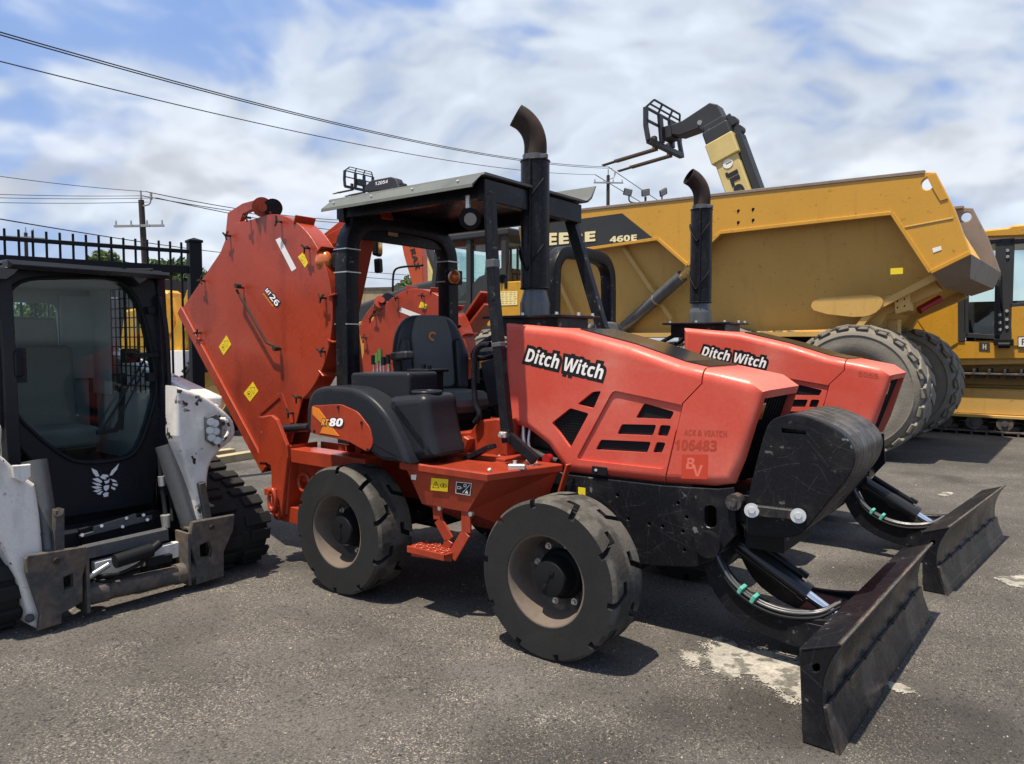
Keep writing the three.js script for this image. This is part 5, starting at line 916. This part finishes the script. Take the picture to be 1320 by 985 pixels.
  { const mk = lettering('', { w: 8, h: 8 }); quadZ(A, lk, 'instruction_plate', [[640, 376], [667, 375], [667, 393], [640, 394]], -.292, canvasMat(256, 180, x => { x.fillStyle = '#e9d79a'; x.fillRect(0, 0, 256, 180); x.fillStyle = '#b99a3c'; const R = rng(5); for (let i = 0; i < 5; i++) for (let j = 0; j < 6; j++) x.fillRect(10 + i * 50, 12 + j * 28, 20 + R() * 22, 12); })); }
  quadZ(A, lk, 'lightning_sticker', [[650, 358], [654, 358], [654, 372], [650, 372]], -.292, M.blackPlain);
  part(lk, 'work_lamp', [cyl(V(-6.5, 2.86, -.4), V(-6.42, 2.82, -.28), .08, .09)], M.blackPlain);
  part(G, 'articulation', [box(2.2, .5, .8, -5.6, 1.1, mid, 0, 0, 0, .05)], M.deere);
  part(G, 'hand_rail', [tube([A.P(506, 388, -.9), A.P(508, 350, -.9), A.P(512, 346, -.9), A.P(545, 342, -.9)], .025)], M.blackPlain);
})();
// ---------- bulldozer ----------
const B = new Frame(ground(1250, 560), -.66);
(function makeDozer() {
  const G = B.place(thing('bulldozer', 'yellow crawler bulldozer with a dark glazed cab behind the dump truck', 'bulldozer'));
  const z = (l, d) => B.zz(l, d);
  function trackFrame(z0, z1) {
    const t = new THREE.Group(); t.name = 'track'; G.add(t); const zc = (z0 + z1) / 2, w = Math.abs(z1 - z0);
    const loop = [], x0 = -1.25, x1 = 2.2, r = .47;
    for (let i = 0; i <= 12; i++) { const a = -Math.PI / 2 + i / 12 * Math.PI; loop.push([x1 + r * Math.cos(a), .56 + r * Math.sin(a) * 1.02]); } for (let i = 0; i <= 12; i++) { const a = Math.PI / 2 + i / 12 * Math.PI; loop.push([x0 + r * Math.cos(a), .56 + r * Math.sin(a) * 1.02]); }
    const c = new THREE.CatmullRomCurve3(loop.map(p => V(p[0], p[1], 0)), true, 'centripetal'), n = 44;
    const shoe = join([box(.232, .03, w, 0, 0, 0), box(.03, .085, w, -.07, .04, 0), box(.14, .07, .10, 0, -.05, .06), box(.14, .07, .10, 0, -.05, -.06)]);
    for (let i = 0; i < n; i++) { const p = c.getPointAt(i / n), q = c.getTangentAt(i / n); const m = raw(t, 'track_shoe', shoe, M.rust); m.position.set(p.x, p.y, zc); m.rotation.z = Math.atan2(q.y, q.x) + Math.PI; }
    part(t, 'track_frame', [ext([[-1.1, .34], [2.1, .34], [2.1, .74], [1.9, .80], [-.95, .80], [-1.1, .7]], zc - w * .42, zc + w * .30, .03), box(3.0, .05, w * .9, .5, .325, zc)], M.yellowDirty);
    for (let k = 0; k < 7; k++) part(t, 'roller', [cyl(V(-.85 + k * .45, .21, zc - w * .42), V(-.85 + k * .45, .21, zc + w * .42), .125, .125, 20), cyl(V(-.85 + k * .45, .21, zc + w * .40), V(-.85 + k * .45, .21, zc + w * .46), .05, .05, 10)], M.rust);
    part(t, 'idler', [cyl(V(x0, .56, zc - .15), V(x0, .56, zc + .15), .40, .40, 28)], M.rust); part(t, 'sprocket', [cyl(V(x1, .56, zc - .15), V(x1, .56, zc + .15), .40, .40, 18)], M.rust);
  }
  trackFrame(-.62, -.02); trackFrame(-2.65, -2.05);
  part(G, 'body', [box(3.4, .95, 1.3, .4, 1.15, -1.35, 0, 0, 0, .04), box(3.0, .6, 1.5, .5, 1.15, -1.35)], M.yellowDirty);
  part(G, 'lower_skirt', [ext(z([[1198, 440], [1224, 467], [1232, 471], [1400, 468], [1400, 452], [1215, 452]], -.2), -.55, -.2, .015)], M.yellowDirty);
  part(G, 'fender', [ext(z([[1202, 437], [1236, 440], [1400, 436], [1400, 462], [1226, 463]], -.12), -.6, -.12, .015)], M.yellow);
  part(G, 'side_panel', [ext(z([[1180, 376], [1236, 376], [1236, 442], [1214, 456], [1200, 440], [1182, 414]], -.10), -.9, -.10, .02)], M.yellow);
  part(G, 'rear_panel', [ext(z([[1300, 395], [1420, 385], [1420, 445], [1304, 447]], -.10), -.9, -.10, .02)], M.yellow);
  part(G, 'engine_hood', [box(1.7, .8, 1.2, -1.25, 1.85, -1.45, 0, 0, 0, .06)], M.yellow);
  const cab = new THREE.Group(); cab.name = 'cab'; G.add(cab);
  const post = (a, b, w) => bar(B.P(a[0], a[1], -.16), B.P(b[0], b[1], -.16), w, .12);
  part(cab, 'pillar', [post([1239, 312], [1240, 440], .10)], M.deere);
  part(cab, 'pillar', [post([1298, 308], [1294, 440], .22)], M.deere);
  for (const a of [1239, 1330]) part(cab, 'pillar', [bar(B.P(a, 312, -2.2), B.P(a, 440, -2.2), .1, .1)], M.deere);
  part(cab, 'door_frame', [post([1243, 315], [1292, 311], .06), post([1243, 432], [1290, 435], .08), post([1286, 312], [1284, 436], .05), post([1246, 314], [1247, 434], .05)], M.deere);
  part(cab, 'door_glass', [ext(z([[1246, 316], [1286, 314], [1284, 433], [1247, 431]], -.17), -.172, -.168, 0)], M.glass);
  part(cab, 'side_window', [ext(z([[1304, 312], [1400, 305], [1400, 385], [1303, 392]], -.17), -.172, -.168, 0)], M.glass);
  part(cab, 'window_frame', [post([1302, 312], [1400, 306], .07), post([1302, 394], [1400, 387], .06), post([1400, 306], [1400, 390], .1)], M.deere);
  part(cab, 'far_wall', [box(1.6, .8, .05, .45, 2.0, -2.25)], M.deere);
  part(cab, 'roof', [ext(z([[1232, 307], [1238, 299], [1262, 297], [1300, 293], [1306, 290], [1420, 282], [1420, 297], [1310, 305]], -.05), -2.4, -.05, .03)], M.yellow);
  part(cab, 'seat', [box(.5, .16, .5, .45, 1.9, -1.1, 0, 0, 0, .06), box(.15, .75, .5, .75, 2.2, -1.1, 0, 0, -.1, .06)], M.stucco);
  part(cab, 'arm_console', [box(.5, .3, .2, .3, 1.75, -.7), box(.12, .5, .12, -.12, 1.75, -.6, 0, 0, .2)], M.blackPlain);
  part(cab, 'cab_floor', [box(2.0, .06, 2.0, .5, 1.60, -1.2)], M.blackPlain);
  for (const [a, b] of [[1299, 323], [1299, 331], [1298, 401], [1289, 406], [1298, 412], [1289, 416], [1298, 422], [1289, 425]]) part(cab, 'hinge_bolt', cyl(B.P(a, b, -.11), B.P(a, b, -.08), .028, .025, 8), M.armGrey);
  part(cab, 'mirror', [box(.08, .30, .20, ...B.P(1281, 350, .1).toArray(), 0, 0, 0, .03)], M.blackPlain);
  part(cab, 'door_handle', [tube([B.P(1290, 356, -.1), B.P(1289, 362, .0), B.P(1291, 395, .0), B.P(1292, 400, -.1)], .02)], M.blackPlain);
  part(G, 'hinge_step', [box(.28, .10, .16, ...B.P(1294, 441, -.10).toArray()), cyl(B.P(1287, 445, -.02), B.P(1302, 445, -.02), .05)], M.blackPlain);
  quadZ(B, G, 'badge', [[1262, 441], [1276, 442], [1276, 453], [1262, 452]], -.112, canvasMat(128, 96, x => { x.fillStyle = '#3c3a34'; x.fillRect(0, 0, 128, 96); x.fillStyle = '#c8c4b4'; x.font = 'bold 78px sans-serif'; x.fillText('H', 38, 76); }));
  quadZ(B, G, 'badge_letter', [[1312, 434], [1330, 433], [1330, 448], [1312, 448]], -.094, canvasMat(128, 96, x => { x.fillStyle = '#3a3833'; x.fillRect(0, 0, 128, 96); x.fillStyle = '#e9e6dc'; x.fillRect(8, 8, 112, 80); x.fillStyle = '#3a3833'; x.font = 'bold 78px sans-serif'; x.fillText('P', 30, 76); }));
})();
// ---------- telehandlers ----------
function telehandler(o) {
  const F = o.F, G = F.place(thing('telehandler', o.label, 'telehandler')), k = o.k;
  const L = q => { const p = F.z(q[0], q[1], 0); return V(p[0], p[1], 0); };
  const bx = o.pivot.x;
  part(G, 'chassis', [box(4.2, .7, 1.6, bx - 1.2, 1.15, .4, 0, 0, 0, .06)], M.cream);
  for (const x of [-2.65, .25]) for (const s of [1, -1]) { const w = new THREE.Group(); w.name = 'wheel'; G.add(w); w.position.set(bx + x, .62, .4 + s * .95); part(w, 'tyre', turned([[.3, -.2], [.56, -.2], [.62, -.12], [.62, .12], [.56, .2], [.3, .2], [.3, -.2]], 32), M.rubber); part(w, 'rim', [cyl(V(0, 0, -.15), V(0, 0, .15), .30, .30, 24)], M.cream); }
  part(G, 'cab', [box(1.3, 1.2, .8, bx - 1.4, 1.9, .95, 0, 0, 0, .08)], M.boomBlack); part(G, 'engine_cover', [box(2.0, .5, .5, bx - 1.2, 1.7, -.35, 0, 0, 0, .08)], M.cream);
  const P0 = o.pivot, P1 = L(o.tip), dir = P1.clone().sub(P0).normalize(), up = V(-dir.y, dir.x, 0).multiplyScalar(o.flip || 1);
  part(G, 'boom_pivot', [bar(V(P0.x, 1.2, 0), V(P0.x, P0.y + .2, 0), .5, .5)], M.cream);
  const along = (t, u = 0, s = 0) => P1.clone().addScaledVector(dir, t).addScaledVector(up, u).add(V(0, 0, s));
  const boom = part(G, 'boom', [bar(P0, along(-.55), .54, .50, up, .03)], M.cream);
  part(boom, 'boom_collar', [bar(along(-.92), along(-.42), .66, .60, up, .03)], M.cream);
  part(boom, 'boom_cap', [bar(along(-.44), along(-.12), .62, .56, up, .04), bar(along(-.16), along(.02), .52, .48, up, .03)], M.boomBlack);
  part(boom, 'boom_guide', [bar(P0.clone().addScaledVector(up, -.38), along(-.50, -.38), .16, .34, up)], M.deere);
  part(boom, 'chain_end', [cyl(along(-.15, -.36, -.1), along(-.15, -.36, .1), .10), cyl(along(-.40, -.42, -.1), along(-.40, -.42, .1), .10), bar(along(-.6, -.42), along(.05, -.30), .10, .10, up)], M.boomBlack);
  if (o.text) {
    const q = (t, u) => along(t, u, .262);
    quad(boom, 'boom_lettering', [q(-1.22, -.20), q(-1.88, -.20), q(-1.88, .12), q(-1.22, .12)], lettering(o.text, { w: 320, h: 128, fill: '#1c1c20', heavy: 12 }));
    quad(boom, 'round_sticker', [q(-.93, -.14), q(-1.17, -.14), q(-1.17, .12), q(-.93, .12)], canvasMat(96, 96, x => { x.fillStyle = '#e9e8e4'; x.beginPath(); x.arc(48, 48, 42, 0, 6.3); x.fill(); x.fillStyle = '#444'; x.fillRect(40, 14, 12, 52); }));
  }
  const H = new THREE.Group(); H.name = 'fork_head'; G.add(H);
  part(H, 'gooseneck', ext(F.zz(o.neck, 0), -.20, .20, .02), M.boomBlack);
  if (o.neckText) quad(H, 'model_lettering', o.neckText.map(q => F.P(q[0], q[1], .205)), lettering('12054', { w: 256, h: 80, fill: '#e8e8ea', slant: .15 }));
  for (const q of o.pins || []) part(H, 'neck_pin', cyl(F.P(q[0], q[1], .19), F.P(q[0], q[1], .22), .055, .055, 12), M.label);
  const C = new THREE.Group(); C.name = 'fork_carriage'; G.add(C); C.position.copy(L(o.car)); C.rotation.z = o.carTurn || 0; C.scale.set(.82, .74, 1.28);
  const bs = (p, q, r) => bar(V(p[0] * k, p[1] * k, p[2] * k), V(q[0] * k, q[1] * k, q[2] * k), r * k, r * k);
  part(C, 'carriage_frame', [bs([0, -.38, -.65], [0, -.38, .65], .14), bs([0, .20, -.65], [0, .20, .65], .06), ...[-.65, .65].flatMap(s => [bs([0, -.38, s], [-.04, .05, s], .09), bs([-.04, .05, s], [0, .56, s], .09)]), bs([0, .56, -.65], [0, .56, .65], .06), bs([.05, -.3, -.2], [.05, .50, -.2], .10), bs([.05, -.3, .2], [.05, .50, .2], .10), bs([.30, 0, 0], [0, 0, 0], .34)], M.boomBlack);
  part(C, 'load_guard', [bs([0, .56, -.65], [.14, .80, -.5], .045), bs([0, .56, .65], [.14, .80, .5], .045), bs([.14, .80, -.5], [.14, .80, .5], .045), bs([.06, .68, -.58], [.06, .68, .58], .04), ...[-.2, .2].map(s => bs([0, .56, s], [.14, .80, s], .04))], M.boomBlack);
  for (const s of [-.28, .28]) part(C, 'fork', [bs([-.10, -.10, s], [-.10, -.46, s], .10), bar(V(-.06 * k, -.48 * k, s * k), V(-1.3 * k, -.50 * k, s * k), .06 * k, .12 * k), bar(V(-1.25 * k, -.50 * k, s * k), V(-1.70 * k, -.515 * k, s * k), .035 * k, .09 * k)], M.fork);
  return G;
}
telehandler({ F: new Frame(atDepth(925, 165, 17).setY(0), -.65), pivot: V(1.75, 1.75, 0), tip: [924, 160], text: 'JLG', flip: 1, k: 1.08, label: 'telehandler with a cream boom raised behind the dump truck',
  neck: [[919, 135], [928, 137], [941, 163], [936, 170], [912, 174], [905, 168], [880, 177], [862, 175], [856, 170], [870, 163], [884, 158]], pins: [[902, 158], [916, 168]], car: [857, 175], carTurn: .10 });
telehandler({ F: new Frame(atDepth(512, 240, 31).setY(0), -.65), pivot: V(3.2, 1.75, 0), tip: [512, 242], flip: 1, k: .95, label: 'telehandler with a black fork head showing above the red tractor canopy',
  neck: [[508, 229], [514, 231], [520, 244], [508, 248], [492, 246], [478, 248], [474, 242], [482, 234]], neckText: [[481, 234], [501, 230], [501, 237], [481, 241]], car: [463, 236], carTurn: 0 });
// ---------- excavator with orange boom, far behind ----------
{
  const d = 24, F = new Frame(atDepth(560, 440, d).setY(0), -.2), G = F.place(thing('excavator', 'orange excavator whose lettered boom shows between the tractor canopy posts', 'excavator'));
  const Lp = (px, py) => F.P(px, py, 0);
  part(G, 'boom', [ext([[515, 285], [539, 285], [548, 330], [549, 372], [560, 420], [536, 420], [534, 365], [524, 330]].map(q => { const p = F.z(q[0], q[1], 0); return p; }), -.25, .25, .02)], M.orangeMachine);
  quadZ(F, G, 'boom_lettering', [[531, 300], [547, 360], [538, 363], [522, 303]], .262, canvasMat(512, 96, x => { x.fillStyle = '#1a1416'; x.font = 'bold 92px sans-serif'; x.save(); x.scale(1.35, 1); x.fillText('XTRAX', 6, 82); x.restore(); }));
  part(G, 'house', [box(3.0, 1.5, 2.6, .8, 1.75, -.6, 0, 0, 0, .1)], M.orangeMachine); part(G, 'cab', [box(1.4, 1.4, 1.0, -.2, 2.6, -1.4, 0, 0, 0, .08)], M.boomBlack);
  for (const z of [.6, -1.8]) part(G, 'track', [box(3.6, .8, .6, .6, .4, z, 0, 0, 0, .3)], M.rubber);
}
// ---------- steel picket fence ----------
{
  const dir = V(.78, 0, -.625).normalize(), p0 = atDepth(253, 440, 8.5).setY(0), th = Math.atan2(-dir.z, dir.x), F = new Frame(p0, th);
  const G = F.place(thing('picket_fence', 'black steel picket fence with a capped post behind the white loader', 'fence'));
  const N = 46, gap = .118;
  const pk = join(box(.022, 2.70, .022, 0, 1.385, 0, 0, 0, 0, .002));
  for (let i = 1; i <= N; i++) { const m = raw(G, 'picket', pk, M.blackPlain); m.position.x = -i * gap - .02; }
  for (const [y, h] of [[2.635, .042], [2.43, .085], [.30, .06]]) part(G, 'rail', [box(N * gap + .1, h, .045, -N * gap / 2 - .06, y, .012)], M.blackPlain);
  for (const x of [0, -N * gap - .2]) { const p = part(G, 'post', [box(.135, 2.74, .135, x, 1.37, 0)], M.blackPlain); part(p, 'post_cap', [box(.16, .03, .16, x, 2.755, 0), new THREE.ConeGeometry(.10, .03, 4).rotateY(Math.PI / 4).translate(x, 2.785, 0)], M.blackPlain); }
}
// ---------- poles and wires ----------
function pole(px, pyTop, d, h2, label, o = {}) {
  const top = atDepth(px, pyTop, d), G = thing('utility_pole', label, 'utility pole', 'utility poles along the street'); G.position.set(top.x, 0, top.z); G.rotation.y = o.turn || 0; G.rotation.z = o.lean || 0;
  part(G, 'pole', [cyl(V(0, -.02, 0), V(0, top.y, 0), .17, .13, 14)], M.poleWood);
  const arm = (y, w, dx = 0) => { const a = part(G, 'cross_arm', [box(w, .11, .10, dx, y, .16)], M.armGrey); for (const t of [-.46, -.16, .16, .46]) part(a, 'insulator', [cyl(V(dx + t * w, y + .05, .16), V(dx + t * w, y + .26, .16), .05, .035, 10)], M.armGrey); };
  for (const [y, w, dx] of o.arms) arm(top.y + y, w, dx);
  part(G, 'top_pin', [cyl(V(0, top.y, 0), V(0, top.y + .45, 0), .05, .04, 10)], M.armGrey);
  part(G, 'pole_bracket', [tube([V(.1, top.y - .3, .1), V(.4, top.y - .2, .1), V(.5, top.y + .05, .1)], .04), cyl(V(.5, top.y, .1), V(.5, top.y + .3, .1), .06)], M.armGrey);
  return G;
}
pole(189, 258, 36, 0, 'dark wooden utility pole with a pale cross-arm above the picket fence', { arms: [[-1.25, 2.3, -.1]], turn: .1, lean: .03 });
pole(784, 226, 58, 0, 'dark wooden utility pole with two pale cross-arms above the dump truck', { arms: [[-.6, 2.3, 0], [-2.75, 2.6, 0]], turn: .05 });
pole(33, 300, 60, 0, 'distant utility pole whose insulators show over the fence rail', { arms: [[-.4, 3, 0]], turn: .6 });
pole(-420, -60, 15, 0, 'utility pole outside the yard that carries the upper wires', { arms: [[-.5, 2.4, 0]], turn: .4 });
function wire(a, b, sag, r, label) { const m = a.clone().lerp(b, .5); const n = 24, pts = []; for (let i = 0; i <= n; i++) { const t = i / n, p = a.clone().lerp(b, t); p.y -= sag * 4 * t * (1 - t); pts.push(p); } const o = part(scene, numbered('power_line'), tube(pts, r, 5, 48), M.wire); o.userData = { label, category: 'power line', group: 'overhead power lines' }; }
const rPole = atDepth(784, 215, 58);
{
  const far = (x, y, d) => atDepth(x, y, d);
  const WL = 'one of two close upper power lines sloping down to the pole above the dump truck', WS = 'thin power line running nearly level to the pole above the fence', WR = 'thin power line from the fence pole running behind the red saw housing', WT = 'thin power line seen above the tan wall';
  wire(far(-380, -72, 15), rPole, 1.0, .019, WL); wire(far(-380, -67, 15), rPole.clone().add(V(.3, -.12, 0)), 1.0, .019, WL); wire(far(-380, -20, 15), rPole.clone().add(V(-1, -.6, 0)), .9, .017, 'single lower power line sloping down to the cross-arm above the dump truck');
  wire(rPole, far(950, 320, 75), .2, .03, 'power line running on from the pole top down behind the dump body'); wire(rPole.clone().add(V(-1, -.6, 0)), far(980, 345, 75), .2, .03, 'lower power line running on from the pole cross-arm behind the dump body');
  const top = atDepth(188, 247, 36);
  wire(far(-300, 175, 24), top, .25, .014, 'uppermost power line sloping to the tip of the pole above the fence'); wire(far(-300, 232, 28), top.clone().add(V(-.2, -.2, 0)), .2, .014, WS); wire(far(-300, 240, 28), top.clone().add(V(.5, -.3, 0)), .2, .014, WS); wire(far(-300, 247, 28), top.clone().add(V(.1, -.5, 0)), .2, .014, WS);
  wire(top, far(470, 285, 52), .3, .022, WR); wire(top.clone().add(V(-.2, -.2, 0)), far(500, 290, 54), .3, .022, WR); wire(top.clone().add(V(.5, -.3, 0)), far(520, 305, 52), .3, .022, WR);
  wire(far(-60, 272, 12), far(330, 330, 30), .08, .012, 'black cable sagging behind the fence pickets');
  wire(far(380, 342, 50), far(620, 360, 60), .1, .02, WT); wire(far(380, 350, 50), far(620, 366, 60), .1, .02, WT);
}
{ // floodlight mast
  const d = 40, p = atDepth(832, 262, d), G = thing('floodlight_mast', 'light mast with three dark floodlights above the dump truck', 'light mast'); G.position.set(p.x, 0, p.z);
  part(G, 'mast', [cyl(V(0, 0, 0), V(0, p.y + .35, 0), .09, .06, 12)], M.boomBlack);
  part(G, 'cross_tube', [tube([V(-.88, p.y + .42, 0), V(-.86, p.y + .12, 0), V(-.7, p.y + .04, 0), V(0, p.y + .02, 0), V(.7, p.y + .04, 0), V(.86, p.y + .12, 0), V(.88, p.y + .42, 0)], .04, 8, 40)], M.boomBlack);
  for (const [x, t] of [[-.95, -.5], [0, .4], [.95, .9]]) { const f = part(G, 'floodlight', [box(.46, .36, .12, 0, 0, 0, .5, t * .6, t * .3, .03)], M.boomBlack); f.position.set(x, p.y + (x ? .58 : .56), 0); part(f, 'lamp_glass', [box(.38, .28, .01, 0, -.03, .065, .5, t * .6, t * .3)], M.armGrey); }
}
// ---------- behind the fence: yellow loader, wall, trees ----------
{
  const d = 13.5, F = new Frame(atDepth(215, 440, d).setY(0), -.35), G = F.place(thing('wheel_loader', 'yellow wheel loader parked behind the picket fence', 'loader'));
  const z = l => F.zz(l, 0);
  part(G, 'body', [ext(z([[150, 470], [158, 400], [196, 392], [205, 384], [222, 384], [236, 430], [262, 440], [270, 500], [262, 520], [150, 520]]), -1.6, 0, .05)], M.exYellow);
  part(G, 'fender', [ext(smoothPoly(z([[192, 400], [194, 380], [204, 374], [218, 376], [222, 392], [226, 430], [214, 430], [210, 396], [204, 392], [198, 400]]), 2), -.3, .06, .03)], M.exYellow);
  part(G, 'lift_arm', [ext(z([[222, 450], [248, 372], [300, 400], [300, 420], [256, 400], [240, 460]]), -.2, .15, .04)], M.exYellow);
  part(G, 'cab', [ext(z([[120, 440], [130, 360], [190, 358], [196, 430], [180, 460], [120, 460]]), -1.4, -.3, .04)], M.deere);
  part(G, 'pump_block', [box(.35, .5, .3, ...F.P(236, 470, .15).toArray()), cyl(F.P(225, 490, .2), F.P(246, 478, .2), .10)], M.label);
  for (const px of [185, 285]) { const w = bigTyre(G, 'wheel', F.z(px, 520, .1)[0], .15, .72, .5, M.rubber, 0); }
}
{
  const p = atDepth(480, 440, 40), G = thing('stucco_wall', 'tan rough wall seen beyond the dump truck hood', 'wall'); G.position.set(p.x, 0, p.z); G.rotation.y = -.25;
  const top = atDepth(480, 374, 40).y;
  part(G, 'wall', [box(16, top, .4, 0, top / 2, 0)], M.stucco); part(G, 'coping', [box(16.1, .14, .5, 0, top + .06, 0)], M.rust);
}
function leafTree(px, pyTop, d, w, h, seed, label, n = 3800) {
  const c = atDepth(px, pyTop, d), G = thing('tree', label, 'tree', 'trees beyond the fence'); G.position.set(c.x, 0, c.z);
  const R = rng(seed), H = c.y, base = H - h, limbs = [];
  const tr = [cyl(V(0, 0, 0), V(.1, base + h * .35, 0), .16 * h / 3, .08 * h / 3, 10)];
  const blobs = []; for (let i = 0; i < 22; i++) { const a = R() * 6.28, r = Math.sqrt(R()) * w * .42, y = base + h * (.15 + .80 * R()), s = (.16 + .16 * R()) * Math.min(w, h) * (1.1 - .5 * (y - base) / h); const q = V(Math.cos(a) * r * (1.15 - .6 * (y - base) / h), y, Math.sin(a) * r); blobs.push([q, s]); if (i < 9) tr.push(cyl(V(.05, base + h * .1 * R(), 0), q, .05, .02, 6)); }
  part(G, 'trunk', tr, M.bark);
  const pos = [], nor = [], col = [], uv = [];
  for (let i = 0; i < n; i++) {
    const [q, s] = blobs[(R() * blobs.length) | 0]; const d3 = V(R() - .5, R() - .5, R() - .5).normalize().multiplyScalar(s * Math.pow(R(), .4)); const p = q.clone().add(d3);
    const u = V(R() - .5, R() - .5, R() - .5).normalize(), v = u.clone().cross(V(R() - .5, R() - .5, R() - .5)).normalize(), L = .09 + .08 * R();
    const a = p.clone().addScaledVector(u, L), b = p.clone().addScaledVector(v, L * .45), e = p.clone().addScaledVector(u, -L), f = p.clone().addScaledVector(v, -L * .45), N = u.clone().cross(v);
    const t = R(), cr = mix(.035, .10, t), cg = mix(.075, .16, t), cb = mix(.016, .03, t);
    for (const x of [a, b, e, a, e, f]) { pos.push(x.x, x.y, x.z); nor.push(N.x, N.y, N.z); col.push(cr, cg, cb); uv.push(0, 0); }
  }
  const g = new THREE.BufferGeometry(); g.setAttribute('position', new THREE.Float32BufferAttribute(pos, 3)); g.setAttribute('normal', new THREE.Float32BufferAttribute(nor, 3)); g.setAttribute('color', new THREE.Float32BufferAttribute(col, 3)); g.setAttribute('uv', new THREE.Float32BufferAttribute(uv, 2));
  raw(G, 'crown', g, M.leaf);
}
leafTree(226, 340, 24, 2.6, 3.2, 7, 'leafy tree filling the gap between the fence pickets and the loader cab', 4200);
leafTree(130, 318, 30, 2.2, 3.0, 11, 'tree crown poking over the fence rail above the loader roof');
leafTree(525, 356, 44, 2.6, 2.2, 13, 'small tree behind the tan wall', 2600);
leafTree(50, 366, 30, 5, 4, 17, 'wide low tree seen through the loader window');
leafTree(300, 352, 46, 9, 5, 19, 'broad tree line behind the red saw housing', 6000);
// ---------- timbers on the ground ----------
for (const [a, b, lab] of [[[262, 601], [328, 590], 'pale timber beam lying on the asphalt behind the loader track'], [[262, 592], [300, 587], 'shorter pale timber beam beside the longer one']]) {
  const p = ground(...a), q = ground(...b); const t = thing('timber_beam', lab, 'timber'); const c = p.clone().lerp(q, .5); t.position.copy(c);
  part(t, 'beam', [bar(p.clone().sub(c).setY(.05), q.clone().sub(c).setY(.05), .10, .16)], M.wood);
}
renderer.render(scene, camera);
